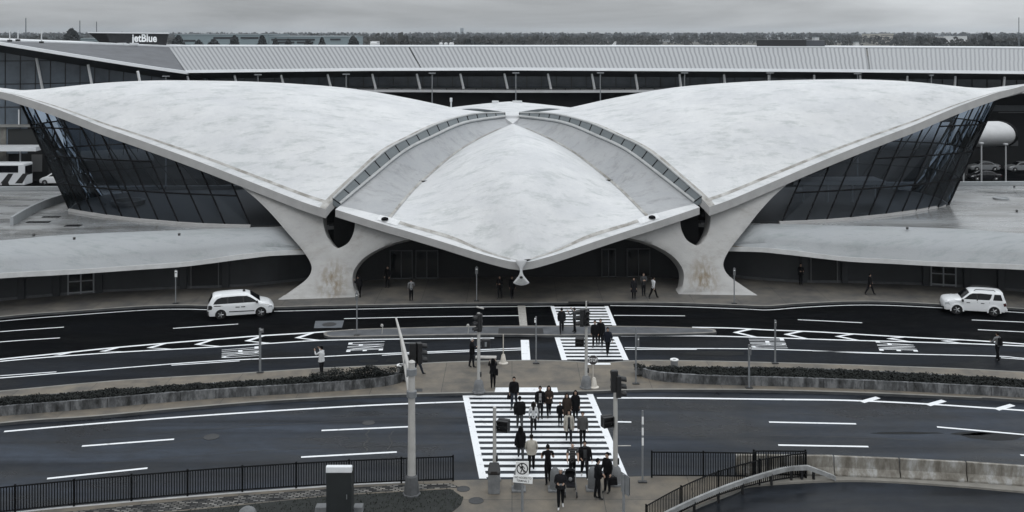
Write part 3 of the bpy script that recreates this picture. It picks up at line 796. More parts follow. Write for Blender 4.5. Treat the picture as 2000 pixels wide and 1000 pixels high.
# slanted window walls
mull_b = [(490,442.5),(441,441.5),(399,440),(350,437),(311,433.5),(275,430.5),(240,426.5),(210,423),(182,418.5),(160,415),(136,410.5)]
fb = [(0,190),(52,206),(100,223),(160,245),(240,279),(350,321),(420,349),(520,387),(600,418)]
mull_t = []
for x, y in mull_b:
    xt = x-60
    for _ in range(30): xt = x-0.47*(y-interp([q[0] for q in fb], [q[1] for q in fb], xt))
    mull_t.append((xt, interp([q[0] for q in fb], [q[1] for q in fb], xt)-5))
NB = len(mull_b)-1
bw = [LG(x, y, 5.05) for x, y in mull_b]
tw = [L(x, y, eD(x)+0.75) for x, y in mull_t]
for s in (1, -1):
    # front, outer side and rear as one ring of glass
    sidn = 5
    b_all = list(bw); t_all = list(tw)
    for i in range(1, sidn):
        u = i/sidn; bulge = 0.9*sin(pi*u)
        b_all.append(Vector((bw[-1].x-bulge, lerp(bw[-1].y, -bw[-1].y, u), 5.05)))
        t_all.append(Vector((tw[-1].x-bulge*0.8, lerp(tw[-1].y, -tw[-1].y, u), tw[-1].z-0.1)))
    b_all += [Vector((p.x, -p.y, p.z)) for p in reversed(bw)]; t_all += [Vector((p.x, -p.y, p.z)) for p in reversed(tw)]
    if s < 0: b_all = [Vector((p.x*1.010, p.y, p.z)) for p in b_all]; t_all = [Vector((p.x*1.014, p.y, p.z)) for p in t_all]
    mb = MB(); rp = random.Random(40+s); lv = [7.5,10.05,12.65]
    for i in range(len(b_all)-1):
        a, b_, c, d = b_all[i], b_all[i+1], t_all[i+1], t_all[i]
        ztop = min(c.z, d.z); cuts = [0.0]+[(z-a.z)/(ztop-a.z) for z in lv if z < ztop-0.3]+[1.0]
        for t0, t1 in zip(cuts, cuts[1:]):
            q = [a.lerp(d, t0), b_.lerp(c, t0), b_.lerp(c, t1), a.lerp(d, t1)]
            nn = (q[1]-q[0]).cross(q[3]-q[0]).normalized(); e_ = rp.uniform(-.035,.035); f_ = rp.uniform(-.03,.03)
            q = [q[0]+nn*(e_+f_), q[1]+nn*(f_-e_), q[2]-nn*(e_+f_), q[3]+nn*(e_-f_)]
            mb.add([mir(p, s) for p in q], [(0,1,2),(0,2,3)])
    o = mb.build('window_wall', m_glass, terminal, weld=False)
    class FR:
        def tube(s_, *a): MB().tube(*a).build('mullion', m_frame, o)
    fr = FR()
    for i, (a, b_) in enumerate(zip(b_all, t_all)):
        fr.tube([mir(a, s), mir(a.lerp(b_, 0.5), s), mir(b_, s)], 0.075 if i <= NB else 0.06, 5)
    for z in (7.5, 10.05, 12.65):
        run = []
        for a, b_ in zip(b_all, t_all):
            if b_.z-0.2 > z: run.append(mir(a.lerp(b_, (z-a.z)/(b_.z-a.z)), s))
            elif len(run) > 1: fr.tube(run, 0.075, 5); run = []
            else: run = []
        if len(run) > 1: fr.tube(run, 0.075, 5)
    sl = MB(); outer = offset_line([Vector((p.x, p.y, 0)) for p in bw], 0.28*1)
    sl.loft([[mir((p.x, p.y-0.32, 5.0), s), mir((p.x, p.y-0.32, 5.22), s), mir((p.x, p.y+0.05, 5.22), s), mir((p.x, p.y+0.05, 5.0), s)] for p in bw])
    sl.build('window_sill', m_fascia_shaded, o)
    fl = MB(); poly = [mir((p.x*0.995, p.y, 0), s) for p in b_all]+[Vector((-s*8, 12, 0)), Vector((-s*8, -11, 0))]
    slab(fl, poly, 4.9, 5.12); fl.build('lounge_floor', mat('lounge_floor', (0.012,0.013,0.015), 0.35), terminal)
    # black panel and inner core, added to keep buttress holes and lounge dark
    sw_ = MB(); sw_.box((-s*15.5, -11.4, 5.6), (9.5, 0.3, 5.2)); sw_.build('blackout_panel', m_black, terminal)
    co = MB(); co.box((-s*15.5, 0, 6.6), (9, 20, 3.2)); co.build('blackout_core', m_black, terminal, bevel=0.3)

# things seen inside the lounges
p = LG(250, 398, 5.12); rg_ = MB(); n_ = 40
rg_.loft([[Vector((p.x+(r_)*cos(a), p.y+(r_)*sin(a), z_)) for r_, z_ in ((1.55,5.12),(1.55,5.5),(1.25,5.5),(1.25,5.12))] for a in [2*pi*k/n_ for k in range(n_+1)]], 0, False)
rg_.build('ring_bench', mat('bench_pale', (0.30,0.30,0.30), 0.5), terminal)
a = LG(1705, 352, 6.9); sl_ = MB(); sl_.box((a.x-4.2, a.y-1, 7.0), (9.0, 3.0, 0.4)); sl_.build('lounge_counter', mat('counter_pale', (0.40,0.41,0.42), 0.5), terminal, bevel=.05)
for k in (-7.6,-5.2,-2.8,-0.6): MB().tube([(a.x+k, a.y-2, 5.12), (a.x+k, a.y-2, 6.8)], 0.11, 8).build('lounge_post', mat('counter_pale', 0, 0), terminal)
# entrance facade under the front shell
fac = MB(); arc = [(-15.5,-13.0),(-13,-11.6),(-8,-11.0),(0,-10.8),(8,-11.0),(13,-11.6),(15.5,-13.0)]
arcp = resample([Vector((a, b_, 0)) for a, b_ in arc], 24)
fac.grid([[Vector((p.x, p.y, 0.1)) for p in arcp], [Vector((p.x, p.y, 8.6)) for p in arcp]])
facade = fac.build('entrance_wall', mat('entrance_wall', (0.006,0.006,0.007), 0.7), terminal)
fh = MB(); fh.box((0,-11.2+6,0.0),(30,12,0.0001))
def entrance_door(x0, x1, y=-11.15):
    d = MB(); d.box(((x0+x1)/2, y, 1.4), (x1-x0, 0.06, 2.4))
    o = d.build('entrance_door', m_dglass, terminal)
    f_ = MB()
    xm = (x0+x1)/2
    for x in (x0, xm, x1): f_.box((x, y-0.05, 1.4), (0.07, 0.08, 2.5))
    for z in (0.25, 2.62): f_.box((xm, y-0.05, z), (x1-x0-0.07, 0.07, 0.09))
    f_.build('door_frame', mat('door_frame_dark', (0.055,0.057,0.06), 0.5), o)
for a, b_ in ((-10.9,-9.0),(-8.7,-6.8),(7.4,8.6),(9.6,11.6)): entrance_door(a, b_, -11.35)
# side buildings under long canopies
wall_px = [(-500,632),(-250,609),(0,587),(192,571),(364,563),(437,561),(520,555),(574,549),(640,543)]
WALL = [LG(x, y, 0.15) for x, y in wall_px]
lipD = lambda x: interp([-500,-250,0,175,350,455,525,574,610], [71.5,74.8,77.8,80.1,82.0,82.8,83.5,84.4,85.2], x)
st_px = [(-500,590,557,512),(-250,563,551,490),(0,543,535,472),(90,538,530,463.5),(175,533,526,458.5),(260,527,520,455),(350,521,514,452),(410,514,507,449.5),(455,508,500,447.5),(495,503,495.5,446),(525,499.5,492.5,446.5),(550,498,491,450),(574,497,490.5,460),(605,496,491,474)]
for s in (1, -1):
    rows = []
    for x, yl, yt, yr in st_px:
        D0 = lipD(x); lip = L(x, yl, D0); lt_ = L(x, yt, D0+0.05)
        zr = 5.0 if x < 540 else 21.5-(yr-62)*(D0+2.0)/F
        rd = L(x, yr, F*(H-zr)/(yr-62) if x < 540 else D0+2.0)
        inn = Vector((lip.x, lip.y+1.6, lip.z+0.35))
        r = [mir(inn, s), mir(lip, s), mir(lt_, s)]
        for k in range(1, 9):
            t = k/8; q = lt_.lerp(rd, t); q.z += 0.42*sin(pi*t)**1.0*(1 if x < 540 else 0.5); q.y -= 0.12*sin(pi*t)
            if k == 1: q.y += 0.22
            r.append(mir(q, s))
        r.append(mir(Vector((rd.x, rd.y+0.5, rd.z+0.01)), s)); rows.append(r)
    fine = []
    cols = [crv([rows[i][j] for i in range(len(rows))], 3) for j in range(len(rows[0]))]
    fine = [[cols[j][i] for j in range(len(cols))] for i in range(len(cols[0]))]
    mb = MB(); mb.grid(fine, 0, flip=(s > 0))
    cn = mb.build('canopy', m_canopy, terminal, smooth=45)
    lg = MB(); lg.grid([[r[2]+Vector((0,0.05,0.035)) for r in fine], [r[2]+Vector((0,0.34,0.13)) for r in fine]])
    lg.build('canopy_gutter', mat('gutter_brown', (0.17,0.15,0.12), 0.8, col2=(0.30,0.29,0.27), scale=0.9), cn)
    lp = MB(); lp.loft([[r[1]+Vector((0,-0.06,-0.02)), r[2]+Vector((0,-0.06,0.06)), r[2]+Vector((0,0.04,0.06)), r[1]+Vector((0,0.04,-0.02))] for r in fine])
    lp.build('canopy_lip', mat('lip_concrete', (0.47,0.475,0.475), 0.65, var=0.12, scale=1.0), cn)
    # flat wet roof behind
    ridge = [p[-1] for p in fine]; keep = [p for p in ridge if p.z > 4.9]
    poly = [Vector((p.x, p.y-0.05, 0)) for p in keep]+[mir((-12, -11, 0), s), mir((-12, 8.2, 0), s), mir((-75, 8.2, 0), s)]
    m_roof = mat('wet_flat_roof', (0.25,0.257,0.26), 0.24, col2=(0.11,0.107,0.10), scale=0.3, stretch=(0.4,1.3,1), thr=(0.45,0.66), rvar=0.2, rscale=0.25, spec=1.0, bump=0.05, bscale=2, detail=9)
    mb = MB(); slab(mb, poly, 4.6, 5.0); rf = mb.build('flat_roof', m_roof, terminal)
    mb = MB(); mb.box(mir((-46, 8.05, 5.22), s), (58, 0.35, 0.44)); mb.build('roof_parapet', m_canopy, rf, bevel=0.03)
    # soffit
    wl = [mir(p, s) for p in resample(WALL, 40)]
    mb = MB(); mb.grid([[Vector((p.x, p.y, 0.15)) for p in wl], [Vector((p.x, p.y, 4.5)) for p in wl]])
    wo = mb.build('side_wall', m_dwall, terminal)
    inn = [p[0] for p in fine]
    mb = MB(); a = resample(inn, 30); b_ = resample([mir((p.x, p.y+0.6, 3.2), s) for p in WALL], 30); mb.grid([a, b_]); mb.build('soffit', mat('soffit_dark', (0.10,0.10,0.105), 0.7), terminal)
    # wall base plinth
    mb = MB(); pr = [mir((p.x, p.y-0.12, 0), s) for p in resample(WALL, 40)]
    mb.loft([[Vector((p.x, p.y, 0.15)), Vector((p.x, p.y, 0.35)), Vector((p.x, p.y+0.1, 0.35)), Vector((p.x, p.y+0.1, 0.15))] for p in pr])
    mb.build('plinth', mat('plinth_dark', (0.06,0.062,0.066), 0.6, var=0.3, scale=2), wo)
    WR = resample(WALL, 200)
    def on_wall(xp):
        b = min(WR, key=lambda p: abs((p.x)-LG(xp, interp([a for a, _ in wall_px], [c for _, c in wall_px], xp), 0.15).x)); return b
    for xp0, xp1, kind in ((131,181,'d'), (374,428,'o')):
        a, b_ = on_wall(xp0), on_wall(xp1); w = (b_-a).length
        ang = atan2(b_.y-a.y, b_.x-a.x); c = (a+b_)/2; c = mir((c.x, c.y-0.06, 0), s); ang = ang*s
        if kind == 'd':
            mb = MB(); mb.box((c.x, c.y, 1.35), (w, 0.06, 2.3), ang); dd = mb.build('side_door', m_dglass, terminal)
            fm = MB()
            for k in (-w/2, 0, w/2): fm.box((c.x+k*cos(ang), c.y+k*sin(ang)-0.06, 1.35), (0.11, 0.08, 2.4), ang)
            for z in (0.3, 1.2, 2.5): fm.box((c.x, c.y-0.06, z), (w-0.1, 0.07, 0.12 if z != 1.2 else 0.07), ang)
            fm.build('door_frame', m_alu, dd)
        else:
            mb = MB(); mb.box((c.x, c.y, 1.4), (w, 0.05, 2.45), ang); dd = mb.build('dark_opening', m_black, terminal)
            fm = MB()
            for k in (-w/2-0.05, w/2+0.05): fm.box((c.x+k*cos(ang), c.y+k*sin(ang)-0.05, 1.4), (0.08, 0.08, 2.5), ang)
            fm.build('door_frame', mat('dim_frame', (0.10,0.102,0.105), 0.5), dd)
    for xp in (-160, 40, 112, 195, 358, 440):
        a = on_wall(xp); c = mir((a.x, a.y-0.12, 0), s)
        mb = MB(); mb.box((c.x, c.y, 1.9), (0.55, 0.3, 3.5)); mb.build('pilaster', m_dwall, wo, bevel=0.04)
    # low curved upstand on the flat roof
    up = [LG(x, y, 5.0) for x, y in ((22,441),(50,424),(85,407),(130,392))]; up = resample(up, 12)
    mb = MB(); mb.loft([[mir((p.x-.12, p.y, 4.95), s), mir((p.x-.12, p.y, 5.75), s), mir((p.x+.12, p.y+.1, 5.75), s), mir((p.x+.12, p.y+.1, 4.95), s)] for p in up])
    if s > 0: mb.build('roof_upstand', m_canopy, rf)
for (x, y, r) in ((1955,389,0.75),):
    p = LG(x, y, 5.0); mb = MB(); mb.lathe([(r,0),(r,0.16),(r*.86,0.16),(r*.82,0.1),(0.02,0.1)], p, 22); mb.build('roof_hatch', m_canopy, terminal, smooth=30)
for (x, y) in ((66,461),(145,468),(205,402),(1981,366),(1986,414),(1772,448),(350,460)):
    p = LG(x, y, 5.0); mb = MB(); mb.lathe([(0.10,0),(0.10,0.12),(0.13,0.15),(0.07,0.2),(0.02,0.2)], p, 10); mb.build('roof_drain', mat('drain_grey', (.06,.06,.06), .7), terminal, smooth=40)
for (x, y, w, d) in ((143,441,1.3,0.75),(75,434,1.9,0.6),(100,424,1.5,0.5)):
    p = LG(x, y, 5.0); mb = MB(); mb.box((p.x, p.y, 5.02), (w, d, 0.035)); mb.build('roof_grate', m_frame, terminal)
# ================================================================== REAR TERMINAL, FAR BUILDINGS, WOODS
t5 = thing('long_terminal', 'long grey rear terminal with ribbed metal roof, dark windows and white slanted columns', 'terminal building', (0,150,0))
O5 = Vector((0,150,0))
def Q(x, y, D): return P(x, y, D)-O5
def rib_mat(name, a, b_):
    m = bpy.data.materials.new(name); m.use_nodes = True; nt = m.node_tree; b = nt.nodes['Principled BSDF']
    at_ = nt.nodes.new('ShaderNodeAttribute'); at_.attribute_name = 'rib'
    w = nt.nodes.new('ShaderNodeMath'); w.operation = 'SINE'; nt.links.new(at_.outputs['Fac'], w.inputs[0])
    r = nt.nodes.new('ShaderNodeMapRange'); r.inputs[1].default_value = -1.0; r.inputs[2].default_value = 0.35; nt.links.new(w.outputs[0], r.inputs[0])
    nn = nt.nodes.new('ShaderNodeTexNoise'); nn.inputs['Scale'].default_value = 3.0; nt.links.new(at_.outputs['Fac'], nn.inputs['Vector'])
    mx = nt.nodes.new('ShaderNodeMix'); mx.data_type = 'RGBA'; mx.inputs[6].default_value = (*a,1); mx.inputs[7].default_value = (*b_,1)
    nt.links.new(r.outputs[0], mx.inputs[0]); nt.links.new(mx.outputs[2], b.inputs['Base Color']); b.inputs['Roughness'].default_value = 0.5
    MATS[name] = m; return m
m_rib = rib_mat('ribbed_roof', (0.13,0.135,0.145), (0.30,0.31,0.32))
m_rib2 = rib_mat('ribbed_roof_square', (0.15,0.155,0.165), (0.285,0.295,0.305))
m_droof = mat('membrane_roof', (0.095,0.10,0.11), 0.7, var=0.2, scale=0.4, bump=0.05)
m_white = mat('white_metal', (0.62,0.64,0.66), 0.5, var=0.06, scale=0.5)
m_sof = mat('dark_soffit', (0.018,0.02,0.022), 0.7)
m_win = mat('rear_windows', (0.065,0.08,0.10), 0.25, var=0.35, scale=0.25, stretch=(1,1,2))
m_win2 = mat('hall_windows', (0.12,0.145,0.175), 0.2, var=0.35, scale=0.2)
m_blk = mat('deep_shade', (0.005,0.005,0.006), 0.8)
topx = [(330,91.5),(700,92),(1200,92),(1600,93),(2000,95),(2500,99)]
botx = [(362,138),(700,134),(1000,133),(1300,134.5),(1600,136),(2000,140),(2500,147)]
def seg(xs, tab): return [interp([a for a, _ in tab], [b_ for _, b_ in tab], x) for x in xs]
TD, BD = 172.0, 150.0
tk = lambda x: interp([330,2500], [330,2500], x)
def roof_piece(u0, u1, m, parent):
    rows = []
    for i in range(13):
        u = lerp(u0, u1, i/12); xt = 330+u*1670; xb = 362+u*1638
        a = Q(xt, seg([xt], topx)[0], TD); b_ = Q(xb, seg([xb], botx)[0], BD)
        rows.append([a, a.lerp(b_, 0.5), b_])
    o = MB().plate(rows, lambda i, j: 0.3).build('metal_roof', m, parent, weld=False)
    at_ = o.data.attributes.new('rib', 'FLOAT', 'POINT'); n_ = 13*3
    for k in range(2*n_): at_.data[k].value = lerp(u0, u1, ((k % n_)//3)/12)*195*2*pi
    return rows
roof_piece(0.0, 0.28, m_rib, t5); roof_piece(0.282, 0.815, m_rib, t5); roof_piece(0.817, 1.3, m_rib2, t5)
def strip(pts_top, pts_bot, depth, name, m, parent=t5):
    """facing slab between two lines with a depth behind"""
    mb = MB(); mb.loft([[a, a+Vector((0,depth,0)), b_+Vector((0,depth,0)), b_] for a, b_ in zip(pts_top, pts_bot)]); return mb.build(name, m, parent)
xs = [330+i*60 for i in range(37)]; xe = [362+i*60 for i in range(37)]
strip([Q(x, seg([x], topx)[0]-2.2, TD) for x in xs], [Q(x, seg([x], topx)[0]+0.2, TD) for x in xs], 14, 'ridge_coping', m_white)
strip([Q(x, seg([x], topx)[0]+0.3, TD-0.3) for x in xs], [Q(x, seg([x], topx)[0]+2.2, TD-0.3) for x in xs], 0.25, 'ridge_shadow_gap', m_blk)
strip([Q(x, seg([x], botx)[0]-1, BD-0.1) for x in xe], [Q(x, seg([x], botx)[0]+4.5, BD-0.3) for x in xe], 0.4, 'eave_fascia', m_white)
strip([Q(x, seg([x], botx)[0]+4.5, BD-0.1) for x in xe], [Q(x, seg([x], botx)[0]+16, 157) for x in xe], 3, 'soffit', m_sof)
strip([Q(x, seg([x], botx)[0]+13, 158) for x in xe], [Q(x, seg([x], botx)[0]+42, 158) for x in xe], 0.4, 'window_band', m_win)
ld = [(640,172),(800,172),(1000,173),(1200,173),(1400,171),(1600,170),(2000,174),(2500,180)]
lx = [640+i*60 for i in range(32)]
strip([Q(x, seg([x], ld)[0]-1.5, 157.5) for x in lx], [Q(x, seg([x], ld)[0]+2.4, 151.8) for x in lx], 0.3, 'ledge', m_white)
strip([Q(x, seg([x], ld)[0]+3.2, 151.5) for x in lx], [Q(x, seg([x], ld)[0]+8, 151.5) for x in lx], 0.5, 'parapet', mat('parapet_grey', (0.55,0.56,0.57), 0.6, var=0.1, scale=.4))
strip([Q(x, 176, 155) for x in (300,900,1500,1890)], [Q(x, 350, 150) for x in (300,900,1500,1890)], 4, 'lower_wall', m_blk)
mb = MB()
for x in range(640, 2500, 29):
    y = seg([x], ld)[0]; mb.tube([Q(x, y+3.4, 151.55), Q(x, y-0.5, 151.55)], 0.03, 4)
mb.tube([Q(x, seg([x], ld)[0]-0.5, 151.55) for x in lx], 0.04, 4)
mb.build('railing', m_frame, t5)
for x in range(420, 2500, 29):
    y = seg([x], botx)[0]; MB().box(Q(x, y+27, 157.9), (0.09, 0.1, 2.4)).build('window_mullion', m_sof, t5)
for xt in (366,458,549,640,727,814,899,985,1070,1156,1241,1327,1414,1501,1590,1680,1772,1866,1962):
    y = seg([xt], botx)[0]; sl = interp([366,1070,1500,2000], [8,6,2,-3], xt)
    a = Q(xt, y+11, 150.6); b_ = Q(xt+sl, y+40, 151.6)
    MB().tube([a, b_], [0.16, 0.2], 8).build('column', mat('column_white', (0.8,0.81,0.82), .5), t5, smooth=50)
# left hall with the sloping eave
hl = [(-140,60.5,139),(0,83.5,141),(100,100,143.5),(200,116,146),(300,131.5,148.5),(368,141,150)]
tl = [(-140,74,160),(0,80,163.5),(160,85.5,168),(330,91.5,172)]
A = resample([Q(*p) for p in tl], 16); Bq = resample([Q(*p) for p in hl], 16)
MB().plate([[a, a.lerp(b_, .5), b_] for a, b_ in zip(A, Bq)], lambda i, j: 0.25).build('membrane_roof', m_droof, t5)
rim = [p+Vector((0,-0.1,0.12)) for p in Bq]
strip(rim, [p+Vector((0,-0.1,-0.42)) for p in rim], 0.45, 'eave_fascia', m_white)
strip([p+Vector((0,0,0.2)) for p in A], [p+Vector((0,0,-0.05)) for p in A], 10, 'ridge_coping', m_white)
strip([p+Vector((0,.3,-0.3)) for p in Bq], [p+Vector((0.6,5,-1.9)) for p in Bq], 3, 'soffit', m_sof)
hw = [p+Vector((0.8,6.5,-0.8)) for p in Bq]
strip(hw, [Vector((p.x, p.y, 4)) for p in hw], 0.4, 'hall_glazing', m_win2)
m_md = mat('mullion_dark', (0.02,0.022,0.025), 0.5); hr = resample(hw, 17)
for p in hr[1:]: MB().box((p.x, p.y-0.05, 10), (0.10, 0.1, 2*(p.z-10))).build('window_mullion', m_md, t5)
for z in (10.7, 14.0, 17.3):
    run = [Vector((p.x, p.y-0.06, z)) for p in resample(hw, 40) if p.z-0.3 > z]
    if len(run) > 1: MB().tube(run, 0.055, 4).build('window_mullion', m_md, t5)
for x0, y0, x1, y1 in ((71,112,86,190),(172,126,184,190),(269,139,279,190),(-28,95,-10,190)):
    MB().tube([Q(x0, y0, 147.3), Q(x1, y1, 148)], 0.2, 8).build('column', mat('column_white', (0.8,0.81,0.82), .5), t5, smooth=50)
# rooftop sign house
sg = thing('rooftop_sign', 'dark flared rooftop box with white lettering and pale rim above the rear terminal', 'rooftop sign', (0,150,0))
def sbox(pt, pb, D0, D1, m, name, par):
    mb = MB(); f0 = [Q(x, y, D0) for x, y in (pt[0], pt[1], pb[1], pb[0])]; kx = D1/D0; dv = Vector((0, D1-D0, 0))
    mb.add(f0+[Vector((p.x*kx, p.y, p.z))+dv for p in f0], [(0,1,2,3),(7,6,5,4),(0,4,5,1),(1,5,6,2),(2,6,7,3),(3,7,4,0)]); return mb.build(name, m, par)
sbox(((206,64.5),(329,66)),((218,89),(324,91.5)), 174, 182, mat('sign_face', (0.010,0.011,0.014), 0.5), 'sign_box', sg)
sbox(((172,63.5),(207,64.5)),((198,86),(219,88.5)), 174.6, 182, m_blk, 'side_recess', sg)
sbox(((171,62.4),(331,63.6)),((171,64.4),(331,66.2)), 173.6, 184, m_white, 'roof_rim', sg)
sbox(((222,87.5),(308,87.5)),((230,91.5),(324,91.5)), 172.4, 174, m_white, 'base_flashing', sg)
mb = MB(); a = Q(257, 82.6, 173.9); put_text(mb, 'jetBlue', a+Vector((0,0,-0.35)), (1,0,-0.012), (0,0,1), 49.5*173.9/F, 1.78, bold=0.03)
mb.build('sign_lettering', mat('sign_white', (0.85,0.87,0.88), 0.5), sg)
for x in (187,213,238,262):
    p = Q(x, 86.5, 170.5)
    MB().box(p, (1.15,1.15,0.45)).build('roof_vent', m_white, sg, bevel=0.05)
rb_ = thing('rooftop_plant_room', 'low black plant box on the rear terminal roof at the right', 'plant room', (0,150,0))
sbox(((1478,78),(1575,78)),((1478,90.5),(1575,90.5)), 175, 182, mat('plant_black', (0.012,0.013,0.015), 0.6), 'box', rb_)
sbox(((1575,79),(1611,79)),((1575,90.5),(1611,90.5)), 175.5, 182, mat('plant_grey', (0.055,0.06,0.07), 0.6), 'annex', rb_)
# tube corridor behind the right window
tube = thing('tube_corridor', 'white elliptical tube corridor behind the right glass wall', 'walkway', (0,0,0))
a, b_ = P(1560,272,111), P(1950,261,127)
d = (b_-a).normalized(); sd = d.cross(Vector((0,0,1))).normalized()
def ell(p, k=1): return [p+sd*(2.35*k*cos(2*pi*i/24))+Vector((0,0,1.55*k*sin(2*pi*i/24))) for i in range(24)]
MB().loft([ell(a.lerp(b_, i/8)) for i in range(9)]).build('tube_shell', mat('tube_white', (0.46,0.465,0.47), 0.55, var=0.1, scale=0.8), tube, smooth=40)
MB().loft([ell(b_, 1.06), ell(b_+d*0.35, 1.06)]).build('end_collar', m_frame, tube, smooth=40)
# annexes of the rear terminal at both sides
def annex(name, label, x0, x1, y0, y1, D0, D1, m):
    o_ = thing(name, label, 'building wing', (0,0,0)); 
    mb = MB(); f0 = [P(x, y, D0) for x, y in ((x0,y0),(x1,y0),(x1,y1),(x0,y1))]; dv = Vector((0,D1-D0,0))
    mb.add(f0+[p+dv for p in f0], [(0,1,2,3),(7,6,5,4),(0,4,5,1),(1,5,6,2),(2,6,7,3),(3,7,4,0)]); mb.build('wall', m, o_); return o_
ra = annex('terminal_wing', 'dark annex wall with a window row behind the right glass wall', 1870, 2300, 184, 334, 161, 168, m_blk)
def panel(par, x0, y0, x1, y1, D, m, name, dp=0.15):
    mb = MB(); a = P(x0,y0,D); c = P(x1,y1,D); mb.box(((a.x+c.x)/2, D, (a.z+c.z)/2), (abs(c.x-a.x), dp, abs(a.z-c.z))); return mb.build(name, m, par)
panel(ra, 1900, 206, 2200, 217, 160.8, mat('dim_window', (0.05,0.058,0.068), 0.3, var=0.3, scale=.5), 'window_row')
panel(ra, 1950, 219, 2200, 220.5, 160.7, mat('dim_frame2', (0.14,0.145,0.15), 0.6), 'window_sill')
panel(ra, 1972, 275, 1988, 285, 160.7, mat('dim_panel', (0.08,0.085,0.09), 0.6), 'wall_panel')
la = annex('terminal_wing', 'dark annex with stone pier and white canopy behind the parked coach', -300, 95, 193, 365, 147.5, 149.6, m_blk)
panel(la, -200, 247, 14, 352, 147, mat('pier_stone', (0.16,0.155,0.14), 0.8, var=0.35, scale=0.9), 'stone_pier', 0.8)
panel(la, 14, 252, 76, 285, 146.9, mat('dark_panel', (0.016,0.018,0.018), 0.6), 'wall_panel')
panel(la, -200, 285, 80, 293, 144, m_white, 'entrance_canopy', 3.0)
panel(la, -200, 243, 60, 248, 146.5, mat('ledge_stone', (0.22,0.22,0.21), 0.7, var=0.2, scale=.6), 'ledge', 0.6)
panel(la, -60, 223, 30, 243, 147.2, mat('dim_glass_box', (0.03,0.035,0.04), 0.3), 'window_row')
for x in (37, 39.5): panel(la, x-1, 214 if x < 38 else 293, x+1, 243 if x < 38 else 350, 145.8, m_white, 'post', 0.2)
panel(la, 62, 302, 82, 335, 146.9, mat('pale_bay', (0.12,0.12,0.12), 0.6), 'wall_panel')
# lamp posts between the two terminals
for i, (x, y) in enumerate(((324,150),(504,147),(676,146),(844,144),(1007.5,143.5),(1172.5,143.5),(1337,143.5),(1504,143.5),(1675,145),(1819,148))):
    D = 131; p = P(x, y, D)
    t = thing('lamp_post', ['slim grey lamp post before the left hall glazing','slim grey lamp post above the left wing crest','slim grey lamp post at the left end of the pale ledge','tall lamp post rising from the left wing slope','tall lamp post in the middle behind the rear shell','tall lamp post rising from the right wing slope','slim lamp post near the inner end of the right crest','slim lamp post over the right crest','short-looking lamp post over the highest right crest','slim lamp post near the far right end of the crest'][i], 'lamp post', (p.x, D, 0), 0, 'lamp posts between the terminals')
    MB().tube([(0,0,0),(0,0,p.z)], [0.11,0.07], 8).build('pole', mat('lamp_grey', (0.16,0.17,0.18), 0.5), t, smooth=40)
    MB().box((0,0,p.z+0.05), (0.9 if i < 9 else 0.5,0.4,0.14)).build('lamp_head', mat('lamp_grey', 0, 0), t, bevel=0.03)
for x, y, D, lab in ((1882,316,112,'white lamp post at the edge of the right flat roof'),(1917,281,118,'white lamp post standing by the end of the tube corridor'),(1964.5,283,121,'white lamp post with square head beside the parked silver cars')):
    p = P(x, y, D); t = thing('lamp_post', lab, 'lamp post', (p.x, D, 0), 0, 'white lamp posts by the right car park'); m_pw = mat('post_pale', (0.36,0.37,0.38), .5)
    MB().tube([(0,0,0),(0,0,p.z)], [0.11,0.08], 8).build('pole', m_pw, t, smooth=40)
    MB().box((0,0,p.z+0.08), (0.42,0.42,0.2)).build('lamp_head', m_pw, t, bevel=0.03)
# short post seen against the dark
p = P(881, 195, 126); t = thing('short_post', 'short pale post in the dark gap behind the left wing', 'post', (p.x,126,0))
MB().tube([(0,0,0),(0,0,p.z)], 0.1, 8).build('pole', m_white, t, smooth=40); MB().box((0,0,p.z),(0.3,0.3,0.5)).build('lamp_head', m_white, t, bevel=.03)
# antennas at the left
for x, y0, y1, D, r, lab in ((19,58,73,150,.1,'white mast with dark base at the far left of the rear roof'),(35,58,72,150,.1,'white mast beside the small dish on the rear roof'),(81,58,76,152,.1,'white mast standing alone on the rear roof'),(50.5,35,64,900,.55,'tall grey antenna far behind the woods at the left'),(156,40,66,900,.5,'tall lattice antenna beyond the woods left of the sign'),(188.5,42,64,950,.5,'thin antenna beyond the woods just left of the dark sign'),(1990,34,95,185,.09,'thin dark pole at the right end of the rear roof')):
    a = P(x, y0, D); b_ = P(x, y1, D)
    t = thing('antenna_mast', lab, 'mast', (a.x, D, 0), 0, 'masts on the skyline')
    MB().tube([(0,0,0 if D > 200 else b_.z-0.6),(0,0,a.z)], [r,r*.7], 6).build('mast', m_white if r == .1 else mat('antenna_grey', (0.11,0.125,0.14), 0.6), t, smooth=40)
    MB().box((0,0,(0.15 if D > 200 else b_.z-0.5)), (r*5,r*5,0.3)).build('mast_base', m_sof, t)
# far buildings
m_bl = mat('far_cladding', (0.20,0.25,0.27), 0.7, var=0.1, scale=0.03)
m_bw = mat('far_window', (0.02,0.022,0.026), 0.5)
def far_building(lab, x0, x1, y0, D, dep, m, wins, group='low buildings beyond the rear terminal'):
    a = P(x0, y0, D); c = P(x1, y0, D); t = thing('low_building', lab, 'building', (a.x, D, 0), 0, group); w = c.x-a.x; h = a.z
    MB().box((w/2, dep/2, h/2), (w, dep, h)).build('wall', m, t)
    MB().box((w/2, dep/2, h+0.2), (w+.6, dep+.6, 0.5)).build('roof', mat('far_roof', (0.24,0.28,0.30), 0.7), t)
    for wx0, wx1, wy in wins:
        p0 = P(wx0, wy, D); p1 = P(wx1, wy, D)
        MB().box(((p0.x+p1.x)/2-a.x, -0.1, p0.z), (p1.x-p0.x, 0.3, 1.1)).build('window', m_bw, t)
    return t
far_building('long pale blue-grey two-storey block behind small trees', 342, 525, 68, 640, 60, m_bl, [(417,465,74),(470,505,74),(345,382,79.5)])
